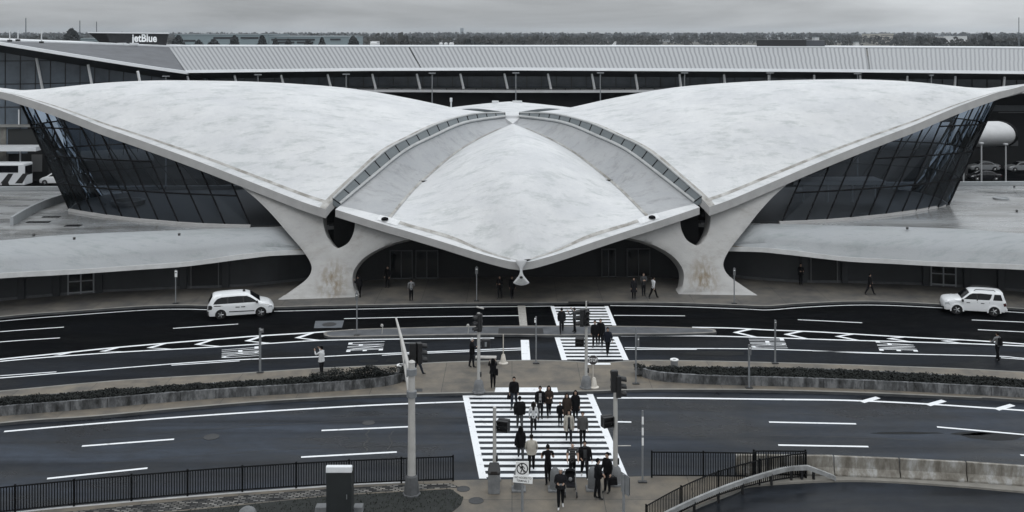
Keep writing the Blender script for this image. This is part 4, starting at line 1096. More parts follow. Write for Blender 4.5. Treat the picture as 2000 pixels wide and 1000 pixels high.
far_building('lower blue-grey block on the right of the long pale block', 526, 681, 72, 630, 60, m_bl, [(530,615,77.5),(535,575,83),(580,612,83),(645,665,77)])
far_building('small pale shed between the woods left of the sign', 152, 186, 76, 600, 30, m_bl, [])
far_building('pale multi-storey block in the woods at the right', 1698, 1716, 66, 1900, 40, mat('far_cream', (0.42,0.40,0.36), 0.7), [(1700,1714,69),(1700,1714,72)], 'far buildings in the woods')
far_building('wide cream block beside the pale multi-storey one', 1717, 1746, 65.5, 2000, 40, mat('far_cream', 0, 0), [(1720,1744,69)], 'far buildings in the woods')
far_building('long white low shed in the woods at the far right', 1843, 1889, 70.5, 1500, 30, mat('far_white', (0.6,0.61,0.62), 0.7), [], 'far buildings in the woods')
far_building('small white booth right of the black plant box', 1591, 1600, 73, 900, 8, mat('far_white', 0, 0), [], 'far buildings in the woods')
far_building('tiny pale hut on the open field at the right', 1671, 1678, 82.5, 900, 6, mat('far_white', 0, 0), [], 'far buildings in the woods')
far_building('twin grey towers on the horizon', 899, 905, 55, 5200, 40, mat('far_tower', (0.2,0.22,0.24), 0.7), [], 'far buildings in the woods')
# tail fin of a parked plane, pale service sheds
tf_ = thing('aircraft_tail', 'white tail fin of a parked aircraft above the roof line', 'aircraft', (0,420,0))
mb = MB(); q = [P(x, y, 420)-Vector((0,420,0)) for x, y in ((1194,89),(1201,81),(1204,81),(1203,89))]; mb.add(q+[p+Vector((0,.6,0)) for p in q], [(0,1,2,3),(7,6,5,4),(0,4,5,1),(1,5,6,2),(2,6,7,3),(3,7,4,0)])
mb.build('tail_fin', mat('far_white', 0, 0), tf_)
a = P(1165, 92.5, 420); mb = MB(); mb.tube([(a.x,4,a.z-2),(a.x+2,3,a.z-1.5),(a.x+10,0,a.z-1)], [0.4,1.9,1.2], 10); mb.build('fuselage', mat('far_white', 0, 0), tf_, smooth=50)
for x0, x1, y, lab in ((720,738,82.5,'white rounded service shed behind the roof line'),(778,800,85,'black parked jet body behind the roof line'),(856,885,83,'row of brown and white service trucks behind the roof line')):
    a = P(x0, y, 330); c = P(x1, y, 330); t = thing('service_shed', lab, 'service building', (a.x,330,0))
    m_ = m_blk if 'black' in lab else mat('far_white', 0, 0)
    w = c.x-a.x; mb = MB(); n_ = 3 if 'row' in lab else 1
    for k in range(n_): mb.box((w*(k+.5)/n_, 4, a.z/2), (w/n_*0.85, 8, a.z), taper=0.92)
    mb.build('shed_wall', m_, t, bevel=.4)
    MB().box((w/2, 4, a.z+.1), (w*.8, 5, .3)).build('shed_roof', m_sof if 'row' in lab else m_, t)

# ---- woods
m_leaf = mat('wood_foliage', (0.030,0.035,0.036), 0.9, col2=(0.075,0.072,0.066), scale=0.012, thr=(0.35,0.65), detail=8)
def clump_tree(mb, rnd, x, y, h, w, n, q, base=0.0, mi=0):
    for _ in range(n):
        a = rnd.uniform(0, 2*pi); r = sqrt(rnd.random()); zz = rnd.random()
        pr = sin(pi*min(1, 0.18+zz*0.82))**0.6
        c = Vector((x+cos(a)*r*w*pr, y+sin(a)*r*w*pr, base+h*(0.16+0.84*zz)))
        s = q*rnd.uniform(0.6, 1.3); t = rnd.uniform(0, pi); u = Vector((cos(t), sin(t), rnd.uniform(-.5,.5)))*s; v = Vector((rnd.uniform(-.5,.5), rnd.uniform(-.5,.5), 1))*s
        mb.add([c-u-v*.6, c+u-v*.7, c+u*.7+v*.8, c-u*.8+v*.7], [(0,1,2,3)], mi)
rnd = random.Random(11); wd = MB()
for _ in range(5200):
    D = 700+ (rnd.random()**1.7)*4800
    X = rnd.uniform(-0.62, 0.62)*D
    px = 1000+X*F/D
    if D < 1500 and px > 1050 and mnoise.noise(Vector((px*0.004, D*0.002, 0))) < 0.1: continue
    if D < 1000 and 330 < px < 700: continue
    h = rnd.uniform(9, 16)*(1 if D < 2500 else 1.15); big = rnd.random() < 0.03
    if big and D < 1500: h *= 1.25
    clump_tree(wd, rnd, X, D, h, h*rnd.uniform(.5,.85), 34 if D < 1500 else (18 if D < 2600 else 8), h*(.10 if D < 1500 else (.14 if D < 2600 else .22)))
struct(wd.build('woods', m_leaf, weld=False), 'stuff', 'dark far-off woods along the horizon behind the terminals', 'woods')
# dry field strip
o = MB().add([(-900,880,0.02),(1500,880,0.02),(2400,2100,0.02),(-600,2100,0.02)], [(0,1,2,3)]).build('field', mat('dry_field', (0.11,0.097,0.075), 0.9, col2=(0.05,0.052,0.046), scale=0.006, stretch=(0.4,3,1), thr=(.4,.6))); struct(o)
# individual trees by the far blocks
m_trunk = mat('trunk', (0.03,0.028,0.026), 0.9)
m_leaf2 = mat('near_foliage', (0.022,0.027,0.03), 0.9, col2=(0.055,0.058,0.058), scale=0.1)
for i, (x, yt, w, lab) in enumerate(((348,70,17,'wide dark tree at the left end of the long pale block'),(388,79,16,'low rounded tree before the long pale block'),(418,77,20,'broad dark tree under the first window band'),(458,70,13,'round dark tree in front of the long pale block'),(512,70,12,'round dark tree near the right end of the long pale block'),(563,77,11,'small tree before the lower block'),(602,77,13,'small rounded tree before the lower block, near its middle'),(629,75,10,'narrow tree before the right half of the lower block'),(690,72,16,'dark tree beyond the right end of the lower block'),(140,57,22,'tall dark tree left of the rooftop sign'),(538,76,9,'small tree where the two blue-grey blocks meet'))):
    D = 560; a = P(x, yt, D); h = a.z; wr = w*D/F/1.15
    t = thing('tree', lab, 'tree', (a.x, D, 0), 0, 'trees in front of the far blocks')
    MB().tube([(0,0,0),(0.1,0,h*.4),(0.2,0,h*.75)], [.45,.3,.12], 6).build('trunk', m_trunk, t)
    mb = MB(); clump_tree(mb, random.Random(i), 0, 0, h, wr*1.1, 900, h*.032); mb.build('crown', m_leaf2, t, weld=False)
# ================================================================== STREET FURNITURE
m_pole = mat('signal_pole_grey', (0.38,0.375,0.36), 0.5, var=0.1, scale=2)
m_post = mat('post_grey', (0.17,0.18,0.19), 0.5, var=0.15, scale=3)
m_conc = mat('rough_concrete', (0.14,0.145,0.15), 0.8, var=0.3, scale=3, obj=True)
m_blackp = mat('black_housing', (0.008,0.008,0.009), 0.5)
m_lens = mat('dark_lens', (0.02,0.018,0.018), 0.2)
m_sgnw = mat('sign_face_white', (0.74,0.75,0.75), 0.5)
m_sgnk = mat('sign_ink', (0.01,0.01,0.012), 0.6)
def bell(r, h): return [(r*1.25,0),(r*1.25,0.08),(r,0.1),(r*.92,h*.55),(r*.72,h*.85),(r*.4,h),(0.02,h)]
def signal_head(par, c, ang, n=3, hw=0.33):
    """traffic light: housing with three hooded lenses, facing angle ang"""
    h = 0.34*n; f = Vector((cos(ang), sin(ang), 0)); 
    mb = MB(); mb.box(c, (0.24, hw, h), ang); o = mb.build('signal_head', m_blackp, par, bevel=0.03)
    vz = MB(); ln = MB()
    for k in range(n):
        z = c[2]+h/2-0.34*(k+.5); p = Vector((c[0], c[1], z))+f*0.12
        side = Vector((-f.y, f.x, 0)); rings = []
        for q in range(2):
            rings.append([p+f*(q*0.26)+side*(0.14*cos(a))+Vector((0,0,0.14*sin(a)-q*0.05)) for a in [pi*(-0.15)+pi*1.3*i/10 for i in range(11)]])
        vz.loft(rings, 0, False, False)
        ln.add([p+f*0.012+side*(0.12*cos(2*pi*i/14))+Vector((0,0,0.12*sin(2*pi*i/14))) for i in range(14)], [tuple(range(14))])
    vz.build('visor', m_blackp, o); ln.build('lens', m_lens, o); return o
def ped_box(par, c, ang, s=0.5):
    f = Vector((cos(ang), sin(ang), 0)); sd = Vector((-f.y, f.x, 0)); c = Vector(c)
    mb = MB(); mb.box(c, (0.22, s, s), ang); o = mb.build('walk_signal', m_blackp, par, bevel=0.03)
    v = MB()
    for z in (s*.42, 0.0, -s*.42): v.box(c+f*0.2+Vector((0,0,z)), (0.2, s*.95, 0.03), ang)
    for k in (-.46, .46): v.box(c+f*0.2+sd*(k*s), (0.2, 0.03, s*.9), ang)
    v.build('hood', m_blackp, o)
    br = MB(); br.box(c-f*0.13, (0.05, 0.12, s*.5), ang); br.build('hinge', m_post, o)
    return o
def signal_pole(x, y, ytop, label, heads, ped, r=0.10, base=(0.32,0.75), bm=None):
    p = G(x, y, 0.14); D = p.y; zt = H-(ytop-HY)*D/F
    t = thing('signal_pole', label, 'traffic signal', (p.x, p.y, 0.13), 0, 'short traffic signal poles')
    MB().tube([(0,0,0.1),(0,0,zt*.5),(0,0,zt-.13)], [r,r*.92,r*.85], 12).build('pole', m_pole, t, smooth=50)
    if base: MB().lathe(bell(*base), n=14).build('base', bm or m_conc, t, smooth=45)
    for dx, dz, ang in heads: signal_head(t, (dx, 0.0, zt-0.13-dz), radians(ang))
    for dx, z, ang, s in ped:
        ped_box(t, (dx, 0.02, z-.13), radians(ang), s)
        mb = MB(); mb.tube([(0,0,z-.13+s*.3),(dx,0,z-.13+s*.3)], 0.025, 6); mb.tube([(0,0,z-.13-s*.3),(dx,0,z-.13-s*.3)], 0.025, 6); mb.build('bracket', m_post, t)
    MB().box((0.02+r,0,1.05), (0.08,0.16,0.28)).build('push_button', m_blackp, t, bevel=.02)
    return t
tA = signal_pole(935,765,611,'signal pole on the median left of the bench, with a box on its right', [(0.03,0.55,80),(0.02,0.6,200)], [(0.42,2.98,90,0.52)], r=0.105)
MB().tube([(0,0,5.0),(-0.12,0,5.05),(0.3,-.15,4.98)], 0.05, 6).build('top_bracket', m_pole, tA)
tB = signal_pole(1145,757,640,'signal pole on the median beside the STOP paddle and white cone', [(-0.25,-0.6,170),(0.0,-0.62,280)], [(-0.38,2.9,260,0.52)], r=0.10)
mb = MB(); mb.tube([(0,0,3.6),(0,0,5.2)], 0.05, 6); mb.tube([(-.4,0,3.75),(.3,0,3.75)], 0.05, 6); mb.tube([(-.3,0,4.45),(.25,0,4.5)], 0.03, 6); mb.build('top_bracket', m_pole, tB)
signal_pole(966,938,795,'slim signal pole behind the black-lidded bin with a box on its right', [], [(0.45,2.78,250,0.56)], r=0.095, base=(0.25,0.6))
tD = signal_pole(1202,944,765,'signal pole right of the near crosswalk with black heads and a box', [(-0.05,-0.5,95),(0.13,-0.25,10)], [(-0.42,3.1,290,0.54)], r=0.12, base=(0.33,0.85))
# the large mast with an arm over the road
p0 = G(804, 966, 0.14); mast = thing('signal_mast', 'tall grey signal mast with a tapered truss arm reaching over the road', 'traffic signal', (p0.x, p0.y, 0.13))
DB = p0.y; zt = H-(708-HY)*DB/F-.13
MB().tube([(0,0,0.7),(0,0,zt*.6),(0,0,zt)], [0.19,0.165,0.15], 16).build('pole', m_pole, mast, smooth=50)
MB().lathe([(0.16,zt-.02),(0.17,zt+.02),(0.1,zt+.09),(0.01,zt+.1)], n=14).build('pole_cap', m_pole, mast, smooth=50)
MB().lathe([(0.42,0),(0.42,0.08),(0.36,0.1),(0.27,0.86),(0.22,0.93),(0.18,0.94)], n=8).build('base', mat('mast_base_dark', (.075,.078,.082), .7, var=.25, scale=3), mast)
for z in (5.68, 4.66):
    MB().lathe([(0.2,z-.15),(0.235,z-.14),(0.235,z+.14),(0.2,z+.15)], n=14).build('collar', m_post, mast, smooth=40)
e = P(773.5, 621, 53.6)-Vector((p0.x, p0.y, 0.13))
a1 = Vector((-.12,.12,5.66)); a2 = Vector((-.12,.12,4.66))
mm = a1.lerp(e, 0.6)
MB().tube([a1, a1.lerp(e, .5)+Vector((0,0,.06)), e], [0.10,0.085,0.05], 10).build('arm', m_pole, mast, smooth=50)
MB().tube([a2, a2.lerp(mm, .55)-Vector((0,0,.02)), mm-Vector((0,0,.05))], [0.09,0.08,0.06], 10).build('arm_brace', m_pole, mast, smooth=50)
mb = MB()
for u in (0.25, 0.5, 0.72): mb.tube([a1.lerp(e, u*.6), a2.lerp(mm, u)], 0.04, 6)
mb.build('arm_strut', m_post, mast)
hp = P(806, 690, 50.4)-Vector((p0.x, p0.y, 0.13))
signal_head(mast, hp, radians(100)); signal_head(mast, hp+Vector((0.32,0.05,0)), radians(20))
q = a1.lerp(e, .5)
MB().tube([q, Vector((hp.x+.1, hp.y, q.z)), Vector((hp.x+.1, hp.y, hp.z+.4))], 0.035, 6).build('hanger', m_post, mast)

# slim posts with small plates
def post(x, y, ytop, z, label, plate=None, r=0.045, m=None, cat='post', bands=False):
    p = G(x, y, z); zt = H-(ytop-HY)*p.y/F-z
    t = thing('sign_post', label, cat, (p.x, p.y, z), 0, 'slim sign posts')
    MB().tube([(0,0,0),(0,0,zt)], r, 8).build('pole', m or m_post, t, smooth=50)
    MB().box((0,0,0.03), (0.42,0.22,0.06)).build('foot_plate', m_iron, t, bevel=0.01)
    if plate:
        w, h, dz, dx, mm_ = plate
        MB().box((dx, -r-.02, zt-dz-h/2), (w, 0.025, h)).build('sign_plate', mm_, t, bevel=0.005)
        MB().box((dx, -r-.045, zt-dz-h*.3), (w*.6, 0.012, h*.12)).build('plate_marking', m_sgnk if mm_ is m_sgnw else m_sgnw, t)
    if bands:
        for k in (0.1, .62, 1.1): MB().box((0.0, -r-.02, zt-.35-k), (0.09, 0.03, 0.36)).build('reflector_band', m_sgnw, t, bevel=.005)
    return t
m_pdark = mat('plate_grey', (0.12,0.125,0.13), 0.5)
post(697,655,568,.15,'tall thin post on the left half of the narrow road island', (0.2,0.45,0.15,0,m_pdark))
post(343,593,527,.15,'slim post with a small pale plate on the left terminal pavement', (0.2,0.5,0.05,0.05,m_sgnw))
post(508,728,641,.15,'thick grey double post on the left median strip', (0.28,0.25,0.0,0.1,m_pdark), r=.075)
post(931,588,520,.15,'slim post with a grey plate in the shade left of the roof nose', (0.24,0.55,0.05,0,m_pdark))
post(1047,710,618,.15,'pole with two pale reflectors between the crosswalk and the bench', (0.1,0.3,0.08,-.06,m_sgnw))
post(1242,750,639,.15,'slim post with a small dark plate at the right planter tip', (0.12,0.7,0.5,0.14,m_pdark))
post(1255,942,802,.12,'slim post with white bands on the near right corner', None, bands=True)
post(1434,593,523,.15,'slim post with a grey plate before the right buttress', (0.2,0.55,0.02,0,m_pdark))
post(1463,758,673,.15,'dark post in front of the right planter wall', (0.16,0.6,0.0,0.04,m_pdark), r=.06)
post(1514,710,625,.15,'grey post behind the right planter by the road lettering', (0.14,0.4,0.0,0,m_pdark), r=.06)
# small road-edge marks on the island
for x, lab in ((746,'short pale stake on the left half of the narrow road island'),(914,'leaning pale stake on the narrow road island near the signal pole')):
    p = G(x, 653, .15); t = thing('marker_stake', lab, 'stake', (p.x, p.y, .15), 0, 'pale stakes on the road island')
    MB().tube([(0,0,0),(.06,0,.6)], .03, 6).build('stake', m_pole, t); MB().lathe([(.09,.55),(.11,.62),(.07,.72),(.01,.73)], n=8).build('cap', m_pole, t, smooth=50)

# no-pedestrian sign
D = 43.9; c = P(1020, 915, D); t = thing('prohibition_sign', 'square white sign with crossed-out walking figure above a NO ACCESS plate', 'sign', (c.x, D, 0.12))
zc = c.z-.12
MB().tube([(0,0.04,0),(0,0.04,zc+.2)], 0.055, 8).build('pole', m_post, t, smooth=50)
sq_ = MB().box((0,0,zc), (0.56,0.03,0.62)).build('sign_panel', m_sgnw, t, bevel=.01)
mb = MB(); y = -.022
def ring2(mb, r0, r1, n=36):
    vs = [(r1*cos(2*pi*k/n), y, zc+r1*sin(2*pi*k/n)) for k in range(n)]+[(r0*cos(2*pi*k/n), y, zc+r0*sin(2*pi*k/n)) for k in range(n)]
    mb.add(vs, [(k, (k+1)%n, (k+1)%n+n, k+n) for k in range(n)])
ring2(mb, 0.205, 0.25)
def bar(mb, a, b_, w, yy=y):
    a = Vector((a[0], yy, zc+a[1])); b_ = Vector((b_[0], yy, zc+b_[1])); d = (b_-a).normalized(); nn = Vector((-d.z, 0, d.x))*w/2
    mb.add([a+nn, b_+nn, b_-nn, a-nn], [(0,1,2,3)])
bar(mb, (-.155,.155), (.155,-.155), .04, y-.002)
vs = [(-.02+.036*cos(2*pi*k/14), y-.001, zc+.165+.036*sin(2*pi*k/14)) for k in range(14)]; mb.add(vs, [tuple(range(14))])
for a, b_, w in (((-.01,.12),(0.0,-.01),.075),((0,0),(-.07,-.17),.045),((.01,0),(.06,-.08),.045),((.06,-.08),(.08,-.17),.04),((-.02,.11),(-.09,.03),.032),((-.09,.03),(-.05,-.0),.03),((.01,.11),(.08,.05),.032),((.08,.05),(.1,-.01),.03)): bar(mb, a, b_, w, y-.001)
mb.build('sign_symbol', m_sgnk, sq_)
pl_ = thing('plate_tilt', '', '', (0,0,0)); del pl_['label'], pl_['category']; bpy.data.objects.remove(pl_)
z2 = H-(936-HY)*D/F-.12; mb = MB(); mb.box((0.03,-.01,0), (0.84,0.025,0.32)); np_ = mb.build('notice_plate', m_sgnw, t, bevel=.008); np_.location = (0,0,z2); np_.rotation_euler = (0, radians(5), 0)
mb = MB(); put_text(mb, 'NO ACCESS TO', (-.33,-.026,.03), (1,0,0), (0,0,1), .72, .085, bold=0.012); put_text(mb, 'TERMINAL 5', (-.24,-.026,-.105), (1,0,0), (0,0,1), .54, .085, bold=0.012)
mb.build('notice_lettering', m_sgnk, np_)
# sign seen from behind
D = 44.2; c = P(1218, 945, D); t = thing('sign_board', 'grey traffic sign seen nearly edge-on at the right of the near pavement', 'sign', (c.x, D, .12))
MB().tube([(0,0,0),(0,0,c.z+.3)], 0.06, 8).build('pole', m_post, t, smooth=50)
MB().box((0.06,-.02,c.z-.12), (0.6,0.03,0.86), radians(-62)).build('sign_panel', m_post, t, bevel=.01)
MB().box((0.12,-.05,c.z-.12), (0.52,0.012,0.76), radians(-62)).build('sign_back', m_pdark, t)

# waste bin, bollards, pillars
p = G(965, 961, .12); t = thing('waste_bin', 'grey square waste bin with a sloping black lid at the crosswalk corner', 'bin', (p.x, p.y, .12))
MB().box((0,0,.45), (.55,.5,.9)).build('bin_body', m_conc, t, bevel=.03)
mb = MB(); mb.add([(-.3,-.28,.9),(.3,-.28,.9),(.3,.28,.9),(-.3,.28,.9),(-.28,-.26,1.02),(.28,-.26,1.02),(.22,.2,1.32),(-.22,.2,1.32)], [(3,2,1,0),(4,5,6,7),(0,1,5,4),(1,2,6,5),(2,3,7,6),(3,0,4,7)])
mb.build('lid', m_blackp, t, bevel=.04); MB().box((0,-.27,1.0), (.3,.02,.12)).build('lid_flap', m_lens, t)
for x, y, lab in ((1013,957,'concrete bollard behind the NO ACCESS plate'),(1084,957,'domed concrete bollard between the man in the black shirt and the white-haired man'),(1158,956,'domed concrete bollard left of the two men talking')):
    p = G(x, y, .12); t = thing('bollard', lab, 'bollard', (p.x, p.y, .12), 0, 'domed concrete bollards')
    MB().lathe([(.24,0),(.235,.6),(.22,.85),(.16,.98),(.08,1.04),(.01,1.05)], n=18).build('bollard_body', mat('bollard_concrete', (0.11,0.115,0.12), .8, var=.25, scale=4, obj=True), t, smooth=50)
    MB().box((0,0,.05), (.66,.58,.1)).build('bollard_base', m_conc, t, bevel=.02)
for x, y, lab in ((783,728,'round pale litter drum at the left planter tip'),(1317,717,'round pale litter drum behind the right planter')):
    p = G(x, y, .15); t = thing('litter_drum', lab, 'bin', (p.x, p.y, .15), 0, 'round litter drums')
    MB().lathe([(.22,0),(.24,.45),(.235,.46),(.1,.46)], n=18).build('drum_body', m_conc, t, smooth=40)
    MB().lathe([(.26,.44),(.27,.5),(.2,.53),(.12,.5),(.12,.46)], n=18).build('drum_rim', m_sgnw, t, smooth=40)
# cones
m_cone = mat('pale_cone', (0.50,0.47,0.42), .6, var=.15, scale=4)
def cone(x, y, lab):
    p = G(x, y, .15); t = thing('traffic_cone', lab, 'traffic cone', (p.x, p.y, .15), 0, 'pale traffic cones')
    MB().lathe([(.30,0),(.31,.05),(.22,.1),(.2,.11),(.11,.56),(.06,.62),(.01,.62)], n=18).build('cone_body', m_cone, t, smooth=35)
    mb = MB(); mb.lathe([(.168,.26),(.135,.41),(.13,.41),(.16,.26)], n=18); mb.build('cone_band', mat('cone_band', (.6,.6,.6), .5), t, smooth=40); return t, p
t, p = cone(983,710,'pale cone carrying a thin upright stick beside the bench')
MB().tube([(0,0,.6),(0,0,H-(653-HY)*p.y/F-.15)], .035, 6).build('stick', m_cone, t)
cone(1160,757,'pale cone standing right of the median signal pole')
D = 61.6; c = P(1158.5, 703.5, D); t = thing('stop_paddle', 'dark octagonal STOP sign on a thin stick in the white cone', 'stop sign', (c.x, D+.05, .15))
MB().tube([(0,0.04,.1),(0,0.04,c.z-.15)], .03, 6).build('stick', m_cone, t)
o8 = lambda r, yy: [(r*cos(pi/8+pi*k/4), yy, c.z-.15+r*sin(pi/8+pi*k/4)) for k in range(8)]
MB().loft([o8(.305,-.01), o8(.305,.02)]).build('sign_panel', m_sgnw, t)
mb = MB().add(o8(.296,-.0125), [tuple(range(8))]); f_ = mb.build('sign_face', mat('stop_face', (0.035,0.03,0.03), .5), t)
mb = MB(); put_text(mb, 'STOP', (-.245,-.015,c.z-.15-.115), (1,0,0), (0,0,1), .49, .23, bold=.02); mb.build('stop_lettering', m_sgnw, f_)
# bench on the median
p = G(949, 711, .15); t = thing('street_bench', 'low concrete bench on the median behind the man in the white cap', 'bench', (p.x, p.y, .15), radians(-2))
MB().box((0,0,.44), (1.35,.42,.09)).build('seat', mat('bench_slab', (.36,.35,.33), .7, var=.2, scale=4), t, bevel=.02)
for x in (-.45,.45): MB().box((x,0,.2), (.16,.34,.4)).build('leg', m_conc, t, bevel=.02)
# cabinet bottom-left
D = 44.7; p = P(662, 1000, D); t = thing('utility_cabinet', 'tall dark cabinet with a white cap on the lawn', 'cabinet', (p.x, D, .14))
zt = H-(910-HY)*D/F-.14
MB().box((0,.3,zt/2-.12), (1.1,.7,zt-.25)).build('cabinet_body', mat('cabinet_dark', (.012,.015,.016), .6, var=.2, scale=2), t, bevel=.02)
MB().box((0,.05,zt-.15), (1.13,.24,.27)).build('cabinet_cap', mat('cap_white', (.68,.70,.72), .5, var=.06, scale=2), t, bevel=.03)
MB().box((.35,-.07,zt*.45), (.03,.03,.2)).build('door_handle', m_post, t)
for x, y, w, lab in ((628,999,.55,'low grey concrete footing left of the dark cabinet'),(700,999,.45,'low grey concrete footing right of the dark cabinet'),(484,1008,0.7,'rounded grey boulder at the bottom edge of the lawn')):
    p = G(x, y, .14)
    if 'boulder' in lab:
        mb = MB(); mb.lathe([(w*.55,0),(w*.6,.12),(w*.5,.28),(w*.3,.38),(.02,.42)], n=12); 
        o = mb.build('boulder', m_conc, loc=(p.x,p.y,.14), smooth=60)
        for v in o.data.vertices: v.co *= 1+.15*mnoise.noise(v.co*3)
    else: o = MB().box((0,0,.14), (w,.5,.28), taper=.9).build('concrete_footing', m_conc, loc=(p.x,p.y,.14), bevel=.03)
    tag(o, lab, 'boulder' if 'boulder' in lab else 'footing')

# fences
def fence(name, label, pts, h, zb, step=0.115, every=2.5, grp=None):
    pts = crv(pts, 6); c0 = pts[0]
    t = thing(name, label, 'fence', (c0.x, c0.y, zb), 0, grp); d = [0]
    for a, b_ in zip(pts, pts[1:]): d.append(d[-1]+(b_-a).length)
    def atd(s):
        for i in range(len(d)-1):
            if s <= d[i+1]: return pts[i].lerp(pts[i+1], (s-d[i])/max(1e-6, d[i+1]-d[i]))-c0
        return pts[-1]-c0
    n = max(1, round(d[-1]/every)); Ls = d[-1]/n
    for i in range(n+1):
        q = atd(i*Ls); MB().box((q.x,q.y,h/2+.02), (.075,.075,h+.04)).build('post', m_fence, t)
    for i in range(n):
        mb = MB(); k = int(Ls/step)
        for j in range(1, k):
            q = atd(i*Ls+Ls*j/k); mb.box((q.x,q.y,h*.53), (.034,.034,h*.86))
        m = 4; run = [atd(i*Ls+Ls*j/m) for j in range(m+1)]
        for z in (.1, h-.04): mb.tube([(q.x,q.y,z) for q in run], .034, 4)
        mb.build('panel', m_fence, t, weld=False)
    return t
m_fence = mat('fence_black', (0.004,0.0045,0.005), .7, spec=.1)
gp = lambda ls, z: [G(x, y, z) for x, y in ls]
fence('railing_fence', 'long black picket fence along the left side of the near road', gp([(-90,1014),(0,1003),(195,983.5),(410,965),(520,957),(625,950.5),(760,944),(885,939)], .13), 1.2, .12)
fence('railing_fence', 'short black picket fence at the right corner of the crosswalk', gp([(1273,932),(1372,932.5),(1475,934)], .13), 1.25, .12)
fence('railing_fence', 'black picket panel before the first concrete barriers', gp([(1472,931),(1522,931),(1573,931.5)], .11), 1.28, .1, every=2.6)
fence('railing_fence', 'curved black picket fence bending around the ramp corner', gp([(1574,933),(1520,940),(1468,951),(1400,972),(1330,1003),(1262,1042)], .11), 1.22, .1)
# box-beam guard rail
gl = crv(gp([(1632,938),(1600,936),(1566,936),(1530,940),(1450,964),(1380,991),(1310,1024),(1262,1052)], .1), 6)
g0 = gl[0]; t = thing('guard_rail', 'pale box-beam guard rail along the curved ramp edge', 'guard rail', (g0.x, g0.y, .1))
hh = lambda i: .55 if i > 10 else .08+.47*(i/10)
mb = MB(); mb.loft([[(p.x-g0.x, p.y-g0.y-.08, hh(i)-.1), (p.x-g0.x, p.y-g0.y-.08, hh(i)+.1), (p.x-g0.x, p.y-g0.y+.08, hh(i)+.1), (p.x-g0.x, p.y-g0.y+.08, hh(i)-.1)] for i, p in enumerate(gl)])
mb.build('beam', mat('galvanised', (.25,.255,.255), .55, var=.4, scale=2.5, detail=10), t)
for i in range(8, len(gl), 4): MB().box((gl[i].x-g0.x, gl[i].y-g0.y, .25), (.1,.14,.52)).build('post', m_blackp, t)
# concrete barriers
m_bar = bpy.data.materials.new('barrier_concrete'); m_bar.use_nodes = True
def stain_mat(m, base, stain, pale, axis_low=True):
    nt = m.node_tree; b = nt.nodes['Principled BSDF']; b.inputs['Roughness'].default_value = .75
    tc = nt.nodes.new('ShaderNodeNewGeometry'); mp = nt.nodes.new('ShaderNodeMapping'); mp.inputs['Scale'].default_value = (1.3,1.3,.5); nt.links.new(tc.outputs['Position'], mp.inputs[0])
    n = nt.nodes.new('ShaderNodeTexNoise'); n.inputs['Scale'].default_value = 1.6; n.inputs['Detail'].default_value = 9; n.inputs['Roughness'].default_value = .7; nt.links.new(mp.outputs[0], n.inputs[0])
    r = nt.nodes.new('ShaderNodeValToRGB'); e = r.color_ramp.elements; e[0].position = .36; e[0].color = (*stain,1); e[1].position = .62; e[1].color = (*pale,1)
    x = e.new(.5); x.color = (*base,1)
    nt.links.new(n.outputs['Fac'], r.inputs[0]); nt.links.new(r.outputs[0], b.inputs['Base Color'])
stain_mat(m_bar, (.19,.178,.155), (.105,.094,.077), (.31,.31,.30))
bx = [1438,1500,1631,1760,1891,2030,2180]; byl = lambda x: interp([1438,1500,1631,1760,1891,2000,2180], [931,931.5,933,938.5,945.5,953,968], x)
for i in range(6):
    a, b_ = G(bx[i]+1.2, byl(bx[i])), G(bx[i+1]-1.2, byl(bx[i+1])); L_ = (b_-a).length; ang = atan2(b_.y-a.y, b_.x-a.x); c = (a+b_)/2
    prof = [(-.3,0),(-.3,.08),(-.13,.34),(-.09,.86),(.09,.86),(.13,.34),(.3,.08),(.3,0)]
    o = MB().loft([[(x, p_[0], p_[1]) for p_ in prof] for x in (-L_/2, 0, L_/2)]).build('concrete_barrier', m_bar, bevel=.015)
    o.location = (c.x, c.y+.25, 0.1 if i > 1 else .11); o.rotation_euler = (0,0,ang)
    tag(o, ['short concrete barrier seen through the black pickets','concrete barrier right behind the end of the guard rail','brown-stained concrete barrier, the first one right of the pickets','concrete barrier with a pale lower half in the middle of the row','last full concrete barrier at the right edge of the photo','concrete barrier cut off by the right photo edge'][i], 'concrete barrier', 'concrete barriers along the ramp')

